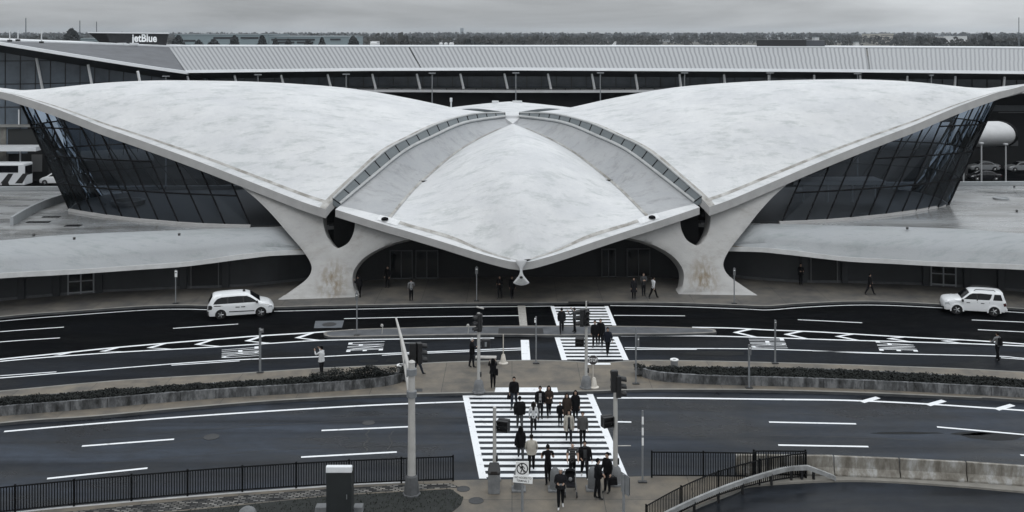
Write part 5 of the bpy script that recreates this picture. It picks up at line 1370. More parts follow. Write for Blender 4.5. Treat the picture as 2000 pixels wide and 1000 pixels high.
# planters
m_plw = bpy.data.materials.new('planter_concrete'); m_plw.use_nodes = True
stain_mat(m_plw, (.075,.078,.082), (.012,.013,.013), (.17,.175,.18))
m_earth = mat('planter_soil', (.012,.013,.012), .9, var=.4, scale=4)
def planter(label, front, back, hz, seed, shrub_lab, tufts, hmin, hmax):
    fr = resample([G(x, y, .15) for x, y in front], 60); bk = resample([G(x, y, hz) for x, y in back], 60)
    ring = fr+list(reversed(bk)); ring = [Vector((p.x,p.y,0)) for p in ring]
    t = thing('planter_bed', label, 'planter', (0,0,0))
    inner = []
    n = len(ring); c_ = None
    for i in range(n):
        tt = (ring[(i+1)%n]-ring[i-1]).normalized(); inner.append(ring[i]+Vector((-tt.y,tt.x,0))*.22)
    mb = MB(); zz = hz
    vs = [(p.x,p.y,.15) for p in ring]+[(p.x,p.y,zz) for p in ring]+[(p.x,p.y,zz) for p in inner]+[(p.x,p.y,.3) for p in inner]
    fs = []
    for k in range(3): fs += [(k*n+i, k*n+(i+1)%n, (k+1)*n+(i+1)%n, (k+1)*n+i) for i in range(n)]
    mb.add(vs, fs); mb.build('planter_wall', m_plw, t)
    mb = MB(); cap = [(p.x,p.y,zz+.012) for p in ring]
    cj = MB(); acc = 0
    for i in range(1, len(fr)):
        acc += (fr[i]-fr[i-1]).length
        if acc > 1.95:
            acc = 0; tt = (fr[i]-fr[i-1]).normalized(); cj.box((fr[i].x, fr[i].y-.004, (zz+.15)/2), (.03,.02,zz-.17), atan2(tt.y, tt.x))
    cj.build('wall_joint', m_blackp, t)
    mb = MB(); v, f = tri([(p.x,p.y) for p in inner]); mb.add([(p[0],p[1],hz-.06) for p in v], f); mb.build('soil', m_earth, t)
    sh = MB(); r = random.Random(seed); ip = [(p.x,p.y) for p in inner]; xs_ = [p[0] for p in ip]; ys_ = [p[1] for p in ip]; k = 0; tries = 0
    while k < tufts and tries < tufts*60:
        tries += 1; x = r.uniform(min(xs_), max(xs_)); y = r.uniform(min(ys_), max(ys_))
        if abs(x) > 42 or not inside((x,y), ip): continue
        k += 1; nn = max(0, min(1, .5+.9*mnoise.noise(Vector((x*1.1, y*1.1, seed))))); H_ = lerp(hmin(x), hmax(x), nn)
        for _ in range(5):
            z = hz-.08+r.random()*H_; s = r.uniform(.035,.08); a = r.uniform(0,2*pi); tl = r.uniform(-.9,.9); px_, py_ = x+r.uniform(-.12,.12), y+r.uniform(-.12,.12)
            u = Vector((cos(a),sin(a),tl*.5))*s; v_ = Vector((-sin(a)*.6,cos(a)*.6,.7))*s*.7
            c = Vector((px_,py_,z)); sh.add([c-u, c-v_, c+u, c+v_], [(0,1,2,3)])
    struct(sh.build('shrubs', m_shrub, weld=False), 'stuff', shrub_lab, 'shrubs'); return t
m_shrub = mat('shrub_leaf', (.005,.0065,.006), .9, col2=(.014,.017,.015), scale=2.5, thr=(.35,.7))
planter('long planter wall with dark moss stains on the left median', [(-250,840),(-60,821),(0,813),(175,799),(300,788),(450,776.5),(600,767.5),(700,760.5),(760,753),(786,746),(793,738)],
        [(-250,812),(-60,786),(0,777),(200,762),(400,748),(600,737.5),(700,731.5),(760,727.5),(784,726.5),(795,731)], .68, 5, 'dark low shrubs in the left median planter, bushier at the right end', 7000,
        lambda x: .12 if x < -12 else .28, lambda x: .27 if x < -12 else .85)
planter('long stained planter wall on the right median', [(1246,727),(1256,737),(1290,744.5),(1340,748.5),(1400,751.5),(1500,754),(1600,757),(1700,761),(1850,768.5),(2000,777),(2200,793)],
        [(1248,719),(1262,716),(1300,715.5),(1350,715.5),(1400,716),(1500,717),(1600,719.5),(1700,723.5),(1850,731.5),(2000,741),(2200,756)], .68, 9, 'flat dark ground cover in the right median planter', 6500,
        lambda x: .10, lambda x: .25)
# ================================================================== VEHICLES
m_cw = mat('car_white', (.70,.715,.73), .28, var=.03, scale=1.0, coat=.5)
m_cg = mat('car_glass', (.004,.0045,.006), .12, spec=.35)
m_trim = mat('car_trim', (.012,.012,.013), .6)
m_tyre = mat('tyre', (.010,.010,.011), .8)
m_rim = mat('rim', (.42,.43,.44), .3, metal=.6)
m_hl = mat('headlamp', (.45,.47,.49), .15)
m_tl = mat('tail_lamp', (.05,.012,.012), .2)
def car(name, label, loc, rz, top, arches, sill, paint, side_wins, wind, rear_win, hw=.92, belt=1.0, tumble=.28, nose=1.9, wheel_r=.335, extras=None, grp=None, trim_low=None, spokes=5):
    """top: outline points from rear bottom over the roof to front bottom (x forward, z up)"""
    t = thing(name, label, 'car', loc, rz, grp)
    tp = [(p.x, p.y) for p in crv([(a, b_, 0) for a, b_ in top], 4)]
    def W(x, z):
        w = hw
        if z > belt: w -= (z-belt)*tumble
        if z < .5: w -= (.5-z)*.12
        k = max(0, abs(x)-nose); w -= .16*(k/.5)**2
        return w
    bot = []
    for cx in sorted(arches, reverse=True):
        r = wheel_r+.07; a0 = math.asin(max(-1, min(1, (sill-wheel_r)/r)))
        pts = [(cx+r*cos(a), wheel_r+r*sin(a)) for a in [a0+(pi-2*a0)*i/14 for i in range(15)]]
        bot += pts
    outl = tp+[(tp[-1][0]-.12, sill)]+bot+[(tp[0][0]+.1, sill)]
    nt_ = len(tp)
    v, f = tri(outl, .13)
    mb = MB(); r = .09
    ys = []
    for p in v:
        d = min(segdist(p, tp[i], tp[i+1]) for i in range(nt_-1)); y = W(p[0], p[1])
        if d < r: y -= r-sqrt(max(0, r*r-(r-d)**2))
        ys.append(y)
    for s in (1, -1): mb.add([(p[0], s*y, p[1]) for p, y in zip(v, ys)], [tuple(t_) if s < 0 else tuple(reversed(t_)) for t_ in f])
    rows = []
    for i in range(nt_):
        row = []
        for k in range(9):
            u = -1+2*k/8; row.append((tp[i][0]+ (.06*(1-u*u) if tp[i][0] > nose-.3 and tp[i][1] < 1.0 else 0), ys[i]*u, tp[i][1]+(.04*(1-u*u) if tp[i][1] > .9 else 0)))
        rows.append(row)
    mb.grid(rows)
    b = mb.build('body', paint, t, smooth=35)
    un = MB(); un.box(((tp[0][0]+tp[-1][0])/2, 0, sill+.14), ((tp[-1][0]-tp[0][0])*.93, hw*1.7, .2)); un.build('underbody', m_trim, t)
    for cx in arches:
        for s in (1,-1): MB().lathe([(wheel_r+.085, 0),(wheel_r+.085, .2),(.02,.2)], (cx, s*(hw-.40)-.1, wheel_r), 20, 0, 'y').build('wheel_well', m_trim, t)
    def patch(poly, name, m, off=.006, par=None, both=True, step=.06):
        pp = poly
        v, f = tri(pp, step)
        res = None
        for s in ((1, -1) if both else (-1,)):
            mb = MB(); mb.add([(p[0], s*(W(p[0], p[1])+off), p[1]) for p in v], [tuple(q) for q in f]); res = mb.build(name, m, par or t, smooth=40)
        return res
    for w_ in side_wins: patch(w_, 'side_window', m_cg)
    def cross(x0, z0, x1, z1, name, m, ww=.86, off=.02):
        nrm = Vector((-(z1-z0), 0, x1-x0)).normalized()
        if nrm.z < 0: nrm = -nrm
        rows = []
        for i in range(5):
            x = lerp(x0,x1,i/4); z = lerp(z0,z1,i/4); row = []
            for k in range(7):
                u = -1+2*k/6; row.append(Vector((x, W(x,z)*ww*u, z+.045*(1-u*u)))+nrm*off)
            rows.append(row)
        return MB().grid(rows).build(name, m, t, smooth=60)
    cross(*wind, 'windscreen', m_cg); cross(*rear_win, 'rear_window', m_cg)
    for cx in arches:
        for s in (1, -1):
            wt = bpy.data.objects.new('wheel', None); COL.objects.link(wt); wt.parent = t; wt.location = (cx, s*(hw-.13), wheel_r)
            MB().lathe([(wheel_r*.62,-.1),(wheel_r*.93,-.11),(wheel_r,-.07),(wheel_r,.07),(wheel_r*.93,.11),(wheel_r*.62,.1)], (0,0,0), 24, 0, 'y').build('tyre', m_tyre, wt, smooth=40)
            rm = MB(); yo = s*.095
            rm.lathe([(.05,yo*.9),(.05,yo*1.05),(.02,yo*1.06)], (0,0,0), 10, 0, 'y')
            for k in range(spokes):
                a = 2*pi*k/spokes; rm.tube([(0,yo,0),(wheel_r*.62*cos(a), yo*.95, wheel_r*.62*sin(a))], [.045,.035], 5)
            n = 24; vs = [(wheel_r*q*cos(2*pi*i/n), yo*.97, wheel_r*q*sin(2*pi*i/n)) for q in (.66,.56) for i in range(n)]
            rm.add(vs, [(i,(i+1)%n,(i+1)%n+n,i+n) for i in range(n)])
            rm.build('rim', m_rim, wt)
            MB().lathe([(wheel_r*.62,0),(.01,0)], (0,yo*.6,0), 20, 0, 'y').build('brake_disc', m_trim, wt)
    if extras: extras(t, W, patch, cross)
    return t
# --- minivan with a roof light
ra_, fa_ = G(431.5, 624), G(508.5, 618.5); dirn = (fa_-ra_).normalized(); nrm = Vector((-dirn.y, dirn.x, 0))
mid = (ra_+fa_)/2+nrm*.92
def van_extra(t, W, patch, cross):
    patch([(-1.95,1.0),(2.05,.86),(2.05,.90),(-1.95,1.05)], 'side_stripe', mat('stripe_grey', (.30,.27,.22), .5), .004)
    patch([(-1.95,.98),(-1.45,.97),(-1.45,1.03),(-1.95,1.04)], 'side_lettering', mat('car_trim',0,0), .006)
    patch([(-.85,.50),(1.0,.46),(1.0,.53),(-.85,.57)], 'rub_strip', m_trim, .012)
    for x in (.02, -.38): patch([(x,.82),(x+.3,.81),(x+.3,.87),(x,.88)], 'door_handle', m_trim, .02)
    for x in (1.13,-.06,-1.15): patch([(x,.3),(x+.014,.3),(x-.05,1.1),(x-.064,1.1)], 'door_seam', m_trim, .003)
    for x in (.16,-.98): patch([(x,1.14),(x+.1,1.14),(x+.06,1.6),(x-.04,1.6)], 'window_pillar', m_trim, .010)
    patch([(2.0,.66),(2.34,.62),(2.3,.78),(2.08,.82)], 'headlight', m_hl, .008); patch([(-2.36,.72),(-2.1,.76),(-2.04,.94),(-2.12,1.06),(-2.34,1.06)], 'tail_light', m_trim, .012)
    MB().box((.25,0,1.84), (.22,.5,.13), taper=.75).build('roof_light', m_trim, t, bevel=.03)
    MB().box((-2.38,0,.48), (.14,1.6,.26)).build('bumper', m_trim, t, bevel=.04); MB().box((2.36,0,.36), (.18,1.5,.2)).build('bumper', m_trim, t, bevel=.04)
    for s in (1,-1): MB().box((1.18,s*.98,1.16), (.16,.2,.16)).build('mirror', m_trim, t, bevel=.03)
car('minivan', 'white minivan taxi with a dark roof light waiting at the left kerb', (mid.x, mid.y, 0), atan2(dirn.y, dirn.x),
    [(-2.34,.34),(-2.4,.6),(-2.38,.95),(-2.26,1.25),(-2.1,1.55),(-1.96,1.7),(-1.5,1.77),(-.6,1.80),(.2,1.78),(.62,1.70),(1.0,1.45),(1.42,1.15),(1.75,1.06),(2.1,.93),(2.3,.78),(2.4,.56),(2.36,.3)],
    [1.47,-1.45], .24, m_cw, [[(-1.98,1.13),(-1.9,1.30),(-1.72,1.49),(-1.4,1.6),(-.2,1.63),(.45,1.6),(.72,1.49),(1.28,1.13)]], (1.40,1.18,.70,1.66), (-2.33,1.13,-2.04,1.64), extras=van_extra)
# --- sport utility car
fa_, ra_ = G(1869.5, 614.5), G(1941.5, 618.5); dirn = (fa_-ra_).normalized(); nrm = Vector((dirn.y, -dirn.x, 0))
mid = (ra_+fa_)/2+nrm*.92
def suv_extra(t, W, patch, cross):
    for s in (1,-1):
        mb = MB(); mb.tube([(-1.45,s*.62,1.82),(-1.35,s*.62,1.91),(-.1,s*.62,1.92),(.05,s*.62,1.83)], .03, 6); mb.build('roof_rail', m_trim, t)
        MB().box((.92,s*.98,1.12), (.14,.2,.17)).build('mirror', m_trim, t, bevel=.03)
    for x in (.38,-.62): patch([(x,.93),(x+.24,.93),(x+.24,.98),(x,.98)], 'door_handle', m_trim, .02)
    for x in (.92,-.16,-1.0): patch([(x,.34),(x+.014,.34),(x+.014,1.08),(x,1.08)], 'door_seam', m_trim, .003)
    patch([(-.17,1.12),(-.09,1.12),(-.09,1.58),(-.17,1.58)], 'window_pillar', m_trim, .010)
    patch([(1.8,.74),(2.16,.72),(2.14,.9),(1.9,.92)], 'headlight', m_hl, .008); patch([(-2.2,.8),(-2.0,.78),(-1.95,1.0),(-2.14,1.04)], 'tail_light', m_tl, .008)
    MB().box((2.2,0,.46), (.14,1.5,.22)).build('bumper', m_trim, t, bevel=.04); MB().box((-2.2,0,.48), (.16,1.6,.26)).build('bumper', m_cw, t, bevel=.04)
    for cx in (1.31,-1.31):
        for s in (1,-1):
            n = 15; r0, r1 = .405, .50; aa = [pi*(-.06)+pi*1.12*i/n for i in range(n+1)]
            mb = MB(); mb.loft([[(cx+r0*cos(a), s*.9, .355+r0*sin(a)),(cx+r0*cos(a), s*.965, .355+r0*sin(a)),(cx+r1*cos(a), s*.95, .355+r1*sin(a)),(cx+r1*cos(a), s*.9, .355+r1*sin(a))] for a in aa]); mb.build('wheel_arch', m_cw, t, smooth=50)
car('sport_utility_car', 'white sport utility car with roof rails at the right kerb', (mid.x, mid.y, 0), atan2(dirn.y, dirn.x),
    [(-2.16,.4),(-2.22,.62),(-2.2,1.0),(-2.12,1.25),(-1.99,1.62),(-1.93,1.75),(-1.3,1.80),(-.5,1.81),(.12,1.77),(.34,1.69),(.68,1.42),(.98,1.19),(1.5,1.14),(1.98,1.07),(2.18,.93),(2.25,.66),(2.2,.36)],
    [1.31,-1.31], .34, m_cw, [[(-.98,1.2),(-1.1,1.36),(-1.2,1.63),(-.4,1.67),(.2,1.65),(.38,1.56),(.84,1.2)],[(-1.92,1.2),(-1.24,1.2),(-1.36,1.63),(-1.8,1.63)]], (.96,1.22,.38,1.66), (-2.13,1.24,-2.0,1.62), hw=.9, belt=1.08, tumble=.2, wheel_r=.365, extras=suv_extra)
# --- plain saloons
sal = [(-2.2,.34),(-2.3,.55),(-2.28,.86),(-2.1,.98),(-1.6,1.02),(-1.1,1.3),(-.7,1.42),(0,1.46),(.5,1.38),(.9,1.16),(1.2,.98),(1.7,.9),(2.1,.78),(2.28,.58),(2.25,.3)]
swin = [[(-1.35,1.0),(-1.0,1.24),(-.65,1.35),(0,1.38),(.42,1.32),(.75,1.14),(.95,.99)]]
def saloon(label, x, y, rz, paint, loc=None):
    p = loc or G(x, y)
    def ex(t, W, patch, cross):
        patch([(1.85,.62),(2.2,.6),(2.18,.72),(1.95,.76)], 'headlight', m_hl, .008); patch([(-2.25,.68),(-2.0,.7),(-2.0,.86),(-2.22,.84)], 'tail_light', m_tl, .008)
        patch([(-.22,.99),(-.14,.99),(-.14,1.4),(-.22,1.4)], 'window_pillar', m_trim, .01)
        for q in (.25,-.75): patch([(q,.82),(q+.2,.82),(q+.2,.86),(q,.86)], 'door_handle', m_trim, .015)
    return car('saloon_car', label, (p[0], p[1], 0.0), rz, sal, [1.38,-1.35], .24, paint, swin, (1.16,1.0,.56,1.38), (-1.55,1.04,-.8,1.41), hw=.88, belt=.95, wheel_r=.31, extras=ex, grp='saloon cars around the terminal')
m_cs = mat('car_silver', (.22,.23,.24), .35, coat=.3)
m_ck = mat('car_black', (.010,.010,.012), .25, coat=.4)
saloon('silver saloon car parked below the tube corridor', 1921, 333, radians(178), m_cs)
saloon('silver saloon car at the right photo edge beyond the lamp post', 1994, 334, radians(182), m_cs)
saloon('black saloon car just behind the right flat roof', 1922, 352, radians(180), m_ck)
saloon('white car at the bottom edge of which only the roof shows', 0, 0, radians(3), m_cw, loc=(P(1690,1000,41.9).x, 41.9))
# --- coach and white van at the far left
D = 140.5; e_ = P(48, 360, D); t = thing('coach', 'white coach with black diagonal stripes parked at the left', 'bus', (e_.x-5.6, D+1.2, 0))
MB().box((0,0,1.9), (11.2,2.5,3.0)).build('body', mat('coach_white', (.66,.68,.70), .4), t, bevel=.15)
MB().box((-.35,-1.262,2.65), (10.2,.02,.95)).build('window_band', m_cg, t)
MB().box((5.608,0,2.4), (.02,2.1,1.3)).build('windscreen', m_cg, t)
mb = MB()
for x in range(-5, 6, 2): mb.add([(x-.7,-1.265,.7),(x+.3,-1.265,.7),(x+1.1,-1.265,2.05),(x+.4,-1.265,2.05)], [(0,1,2,3)])
mb.build('side_stripe', m_trim, t)
for x in (-3.6,3.0):
    for s in (1,-1):
        MB().lathe([(.5,-.15),(.5,.15),(.3,.16),(.02,.16)] if s > 0 else [(.02,-.16),(.3,-.16),(.5,-.15),(.5,.15)], (x,s*1.13,.5), 18, 0, 'y').build('wheel', m_tyre, t, smooth=40)
p = G(108, 361.5); 
car('white_van', 'white car with a sloping bonnet parked behind the left glass wall', (p.x, p.y+.9, 0), radians(180),
    [(-2.3,.4),(-2.4,.7),(-2.36,1.2),(-2.2,1.7),(-1.9,1.9),(-1,1.95),(0,1.9),(.5,1.75),(1.3,1.22),(1.9,1.0),(2.25,.8),(2.36,.55),(2.3,.32)], [1.5,-1.45], .28, m_cw,
    [[(-1.9,1.2),(-1.8,1.5),(-1.5,1.7),(-.2,1.72),(.35,1.62),(.7,1.4),(1.0,1.2)]], (1.25,1.27,.55,1.74), (-2.34,1.2,-2.2,1.65))
# ================================================================== PEOPLE
SKIN = [mat('skin_light', (.36,.24,.18), .6), mat('skin_tan', (.25,.16,.11), .6), mat('skin_brown', (.09,.055,.038), .6)]
def cloth(n, c, var=.18): return mat('cloth_'+n, c, .9, var=var, scale=6, spec=.1)
CL = dict(black=cloth('black', (.006,.006,.007)), coal=cloth('coal', (.012,.012,.014)), navy=cloth('navy', (.010,.012,.018)), grey=cloth('grey', (.05,.052,.055)), lgrey=cloth('lgrey', (.16,.165,.17)),
          white=cloth('white', (.50,.51,.52)), cream=cloth('cream', (.36,.34,.30)), tan=cloth('tan', (.20,.18,.155)), denim=cloth('denim', (.022,.027,.036)), brown=cloth('brown', (.03,.022,.018)))
def stripes(name, a, b_, sc):
    m = bpy.data.materials.new(name); m.use_nodes = True; nt = m.node_tree; b = nt.nodes['Principled BSDF']
    tc = nt.nodes.new('ShaderNodeTexCoord'); w = nt.nodes.new('ShaderNodeTexWave'); w.bands_direction = 'Z'; w.inputs['Scale'].default_value = sc
    nt.links.new(tc.outputs['Object'], w.inputs['Vector']); r = nt.nodes.new('ShaderNodeValToRGB'); r.color_ramp.interpolation = 'CONSTANT'
    r.color_ramp.elements[0].color = (*a,1); r.color_ramp.elements[1].position = .55; r.color_ramp.elements[1].color = (*b_,1)
    nt.links.new(w.outputs['Fac'], r.inputs[0]); nt.links.new(r.outputs[0], b.inputs['Base Color']); b.inputs['Roughness'].default_value = .9; return m
CL['striped'] = stripes('cloth_striped', (.008,.008,.01), (.55,.55,.56), 4.2)
CL['dimstripe'] = stripes('cloth_dimstripe', (.010,.010,.011), (.07,.07,.072), 4.0)
CL['plaid'] = stripes('cloth_plaid', (.012,.012,.013), (.09,.088,.085), 6.0)
HAIR = dict(black=mat('hair_black', (.003,.003,.003), .9, spec=.1), brown=mat('hair_brown', (.009,.007,.006), .9, spec=.1), grey=mat('hair_grey', (.20,.20,.20), .7), white=mat('hair_white', (.55,.55,.55), .7), capw=mat('cap_white_cloth', (.5,.5,.5), .8), blond=mat('hair_fair', (.12,.09,.06), .6))
SHOE = dict(black=mat('shoe_black', (.008,.008,.008), .5), white=mat('shoe_white', (.5,.5,.5), .6), brown=mat('shoe_brown', (.035,.022,.015), .6))
PEOPLE = []
def rotx(v, a): return Vector((v.x, v.y*cos(a)-v.z*sin(a), v.y*sin(a)+v.z*cos(a)))
def person(x, y, zg, label, h=1.74, face=180, legs=(0,0), knees=(0,0), arms=((8,8,12,0),(8,8,12,0)), lean=0, top='black', bot='coal', shoe='black', hair='black', long=False, skin=0, coat=None, opened=False, hem=.86, fem=False, wide=1.0, sleeve=True, headtilt=0, headturn=0, bald=False):
    """face: heading in degrees, 0 = away from the camera, 180 = towards it; legs: thigh swing (right, left); arms: forward, out, elbow, inward per side"""
    p = G(x, y, zg); k = h/1.72
    t = thing('person', label, 'person', (p.x, p.y, zg), radians(face)); t.scale = (k, k, k)
    V = []; E = []; R = []; part = []     # part: material slot of the bone ending at this vertex
    def add(co, r, par=None, pt=0):
        V.append(Vector(co)); R.append(r); part.append(pt)
        if par is not None: E.append((par, len(V)-1))
        return len(V)-1
    ws = wide; sh = .195*(.9 if fem else 1)*(.5+.5*ws); la = radians(lean)
    pel = Vector((0,0,.95))
    def tor(z, y=0): return pel+rotx(Vector((0, y, z-.95)), -la)
    i0 = add(pel, .155*ws, None, 1)
    i1 = add(tor(1.08), .14*ws, i0, 0); i2 = add(tor(1.27,-.01), .155*ws, i1, 0); i3 = add(tor(1.42), .105*ws, i2, 0)
    nk = add(tor(1.50,.005), .055, i3, 3); 
    ht = radians(headtilt); hc = tor(1.50,.005)
    hd = lambda z, y: hc+rotx(Vector((0,y,z)), -la*0.3-ht)
    j1 = add(hd(.06,.022), .066, nk, 3); j2 = add(hd(.135,.012), .083, j1, 3); j3 = add(hd(.20,.0), .072, j2, 3)
    nose = add(hd(.095,.105), .012, j1, 3)
    hip = {}; feet = []
    for s, a, kb in ((1, legs[0], knees[0]), (-1, legs[1], knees[1])):
        a = radians(a); kb = radians(kb)
        hp = Vector((s*.085, 0, .90)); dt = Vector((s*.012, sin(a), -cos(a))); kn = hp+dt*.425
        ds = Vector((0, sin(a-kb), -cos(a-kb))); an = kn+ds*.42
        b0 = add(hp, .095*(1.05 if fem else 1)*(.6+.4*ws), i0, 1); b1 = add(hp.lerp(kn,.5), .096, b0, 1); b2 = add(kn, .080, b1, 1); b3 = add(kn.lerp(an,.4), .076, b2, 1); b4 = add(an, .060, b3, 1)
        fd = Vector((s*.12, cos(min(.5,max(-.6,(a-kb)*.8))), sin(min(.3,max(-.9,(a-kb)*.9))))).normalized()
        hl = add(an+Vector((0,-.035,-.045)), .036, b4, 2); b5 = add(an+fd*.10+Vector((0,0,-.045)), .040, b4, 2); add(an+fd*.185+Vector((0,0,-.055)), .032, b5, 2); feet.append(an.z-.095)
    hands = []
    for s, (fw, ab, el, iw) in ((1, arms[0]), (-1, arms[1])):
        fw, ab, el, iw = map(radians, (fw, ab, el, iw)); fw -= la
        so = tor(1.405); so = Vector((s*sh, so.y-.005, so.z))
        d1 = Vector((s*sin(ab), cos(ab)*sin(fw), -cos(ab)*cos(fw))); eb = so+d1*.285
        d2 = Vector((s*sin(ab)*.5-s*sin(iw), sin(fw+el)*cos(iw), -cos(fw+el)*cos(iw))).normalized(); wr = eb+d2*.245
        sl_ = 4 if coat else 0; c0 = add(so, .068*(.5+.5*ws), i3, sl_); c1 = add(so.lerp(eb,.5), .066, c0, sl_); c2 = add(eb, .056, c1, sl_ if sleeve else 3); c3 = add(eb.lerp(wr,.5), .050 if sleeve else .043, c2, sl_ if sleeve else 3); c4 = add(wr, .030, c3, sl_ if sleeve else 3)
        inn = Vector((-s,0,0)); inn = (inn-d2*inn.dot(d2)).normalized(); sp = d2.cross(inn).normalized()*s
        pm = add(wr+d2*.05, .034, c4, 3); palm = wr+d2*.085
        for q, (o_, ln) in enumerate(((.030,.068),(.010,.078),(-.010,.072),(-.029,.055))):
            f0 = add(palm+sp*o_, .0115, pm, 3); bend = (d2*.80+inn*.55).normalized(); f1 = add(palm+sp*o_+(d2*.95+inn*.25).normalized()*ln*.55, .0100, f0, 3); add(V[f1]+bend*ln*.5, .0085, f1, 3)
        th0 = add(wr+d2*.045+sp*.042, .013, pm, 3); add(V[th0]+(sp*.5+d2*.8+inn*.2).normalized()*.05, .010, th0, 3)
        hands.append(wr+d2*.1)
    dz = -min(feet)
    me = bpy.data.meshes.new('person_body'); me.from_pydata([v+Vector((0,0,dz)) for v in V], E, [])
    o = bpy.data.objects.new('body', me); COL.objects.link(o); o.parent = t
    sk = o.modifiers.new('Skin', 'SKIN'); sk.branch_smoothing = .6; sk.use_smooth_shade = True
    for i, sv in enumerate(me.skin_vertices[0].data): sv.radius = (R[i], R[i]); sv.use_root = (i == 0)
    sd = o.modifiers.new('Subsurf', 'SUBSURF'); sd.levels = 1; sd.render_levels = 1
    bones = [(V[a]+Vector((0,0,dz)), V[b_]+Vector((0,0,dz)), R[a], R[b_], part[b_]) for a, b_ in E]
    PEOPLE.append((o, bones, [CL[top], CL[bot], SHOE[shoe], SKIN[skin], CL[coat[0] if coat else top]]))
    up = Vector((0,0,dz))
    # hair / cap
    hcn = hd(.135,.0)+up; mb = MB(); rows = []
    if not bald:
        for i in range(9):
            th = pi*.72*i/8; row = []
            for q in range(17):
                ph = 2*pi*q/16; fr = sin(ph)            # fr>0 front
                lim = 1.0 if fr < .15 else (.58-.12*fr)
                tt = th*lim; row.append(hcn+Vector((.092*sin(tt)*cos(ph), -.006+.108*sin(tt)*sin(ph), .015+.108*cos(tt))))
            rows.append(row)
        mb.grid(rows)
        if long:
            rg = []
            for i in range(6):
                z = .05-.075*i; rg.append([hcn+Vector(((.088-.004*i)*cos(a), -.03-.012*i+(.062 if i < 2 else .055)*sin(a), z)) for a in [pi*.95+pi*1.1*q/10 for q in range(11)]])
            mb.grid(rg)
            for s in (1,-1):
                mb.tube([hcn+Vector((s*.085,-.01,.03)), hcn+Vector((s*.10,.0,-.08)), hcn+Vector((s*.10,.02,-.22)), hcn+Vector((s*.09,.03,-.30))], [.03,.04,.035,.015], 7)
        mb.build('hair', HAIR[hair], t, smooth=60)
    ey = MB()
    for s in (1,-1): ey.lathe([(.001,-.012),(.012,-.006),(.012,.006),(.001,.012)], hd(.135,.088)+up+Vector((s*.032,0,0)), 8, 0, 'y')
    ey.build('eyes', SHOE['black'], t)
    ea = MB()
    for s in (1,-1): ea.lathe([(.004,-.008),(.022,-.004),(.022,.006),(.004,.01)], hd(.115,-.005)+up+Vector((s*.085,0,0)), 8, 0, 'x')
    ea.build('ears', SKIN[skin], t, smooth=60)
    MB().box(hd(.06,.083)+up, (.045,.012,.010)).build('mouth', SKIN[2], t, bevel=.004)
    if coat:
        cm, hemz = coat; rg = []
        zs = [1.455,1.40,1.28,1.10,.97]+([hemz] if hemz < .95 else [])
        n = 22
        for z in zs:
            u = (1.46-z)/(1.46-.5)
            if z > 1.43: rx, ry = .105, .075
            elif z > 1.35: rx, ry = .20*ws*(.92 if fem else 1), .105*ws
            elif z > 1.2: rx, ry = .22*ws*(.92 if fem else 1), .15*ws
            elif z > 1.05: rx, ry = .205*ws*(.88 if fem else 1.03), .14*ws
            else: rx, ry = (.215+.06*max(0,.97-z)/.4)*ws, (.15+.05*max(0,.97-z)/.4)*ws
            c = tor(z) if z > .95 else Vector((0,0,z))
            g0 = .36 if opened else 0.0; an_ = [pi/2+g0+(2*pi-2*g0)*i/(n-(1 if opened else 0)) for i in range(n)]; rg.append([c+up+Vector((rx*cos(a_)*(1+.025*sin(5*a_+z*9)), ry*sin(a_)*(1+.03*sin(4*a_+2)), 0)) for a_ in an_])
        mb = MB(); mb.loft(rg, 0, False, not opened); mb.build('jacket', CL[cm], t, smooth=60)
        if cm in ('white','cream','tan') or True:
            pass
    mw = Matrix.Translation((p.x, p.y, zg)) @ Matrix.Rotation(radians(face), 4, 'Z') @ Matrix.Scale(k, 4)
    t['_n'] = 0; del t['_n']
    return t, [mw @ (hh+up) for hh in hands], mw
WK = dict(legs=(24,-20), knees=(6,14)); WK2 = dict(legs=(-20,24), knees=(14,6)); ST = dict(legs=(3,-3), knees=(2,2)); S2 = dict(legs=(6,-8), knees=(4,6))
SW = ((-18,8,14,0),(22,8,18,0)); SW2 = ((22,8,18,0),(-18,8,14,0)); DN = ((4,9,12,4),(4,9,12,4)); PH = ((62,14,85,20),(62,14,85,20)); HOLD = ((12,10,85,28),(12,10,85,28)); CAM = ((60,10,98,18),(55,12,95,18))
def bag(name, label, cat, pos, size, m, strap=None):
    t = thing(name, label, cat, pos)
    MB().box((0,0,0), size, taper=.85).build('bag_body', m, t, bevel=.04)
    if strap: MB().tube([Vector(q)-Vector(pos) for q in strap], .014, 6).build('strap', m, t)
    else: MB().tube([(-size[0]*.3,0,size[2]*.45),(0,0,size[2]*.75),(size[0]*.3,0,size[2]*.45)], .014, 6).build('handle', m, t)
    return t
zr = 0.0; zp = .12; zm = .15
# --- on the near crosswalk
q = person(1004,797,zr,'person in black striding off the median kerb with a dark bag in the left hand', 1.78, 172, top='black', bot='denim', coat=('black',.9), arms=DN, **WK)
bag('hand_bag', 'small dark bag carried by the person striding off the median kerb', 'bag', q[1][0]+Vector((0,0,-.16)), (.3,.14,.24), CL['black'])
person(1015,840,zr,'broad person in a puffy black jacket and grey trousers walking away', 1.82, 4, top='black', bot='grey', coat=('black',.85), wide=1.28, arms=DN, **WK2)
person(1042,846,zr,'woman with long dark hair, white top and dark trousers walking away', 1.68, -4, top='white', bot='coal', hair='brown', long=True, fem=True, arms=DN, **WK)
person(1055,819,zr,'man in a black-and-white striped shirt under an open dark jacket', 1.78, 180, top='striped', bot='coal', coat=('black',.9), opened=True, arms=DN, **S2)
person(1072,813,zr,'woman in a dark belted jacket and leggings beside the striped-shirt man', 1.70, 184, top='coal', bot='black', coat=('brown',.80), long=True, hair='brown', fem=True, arms=HOLD, **WK)
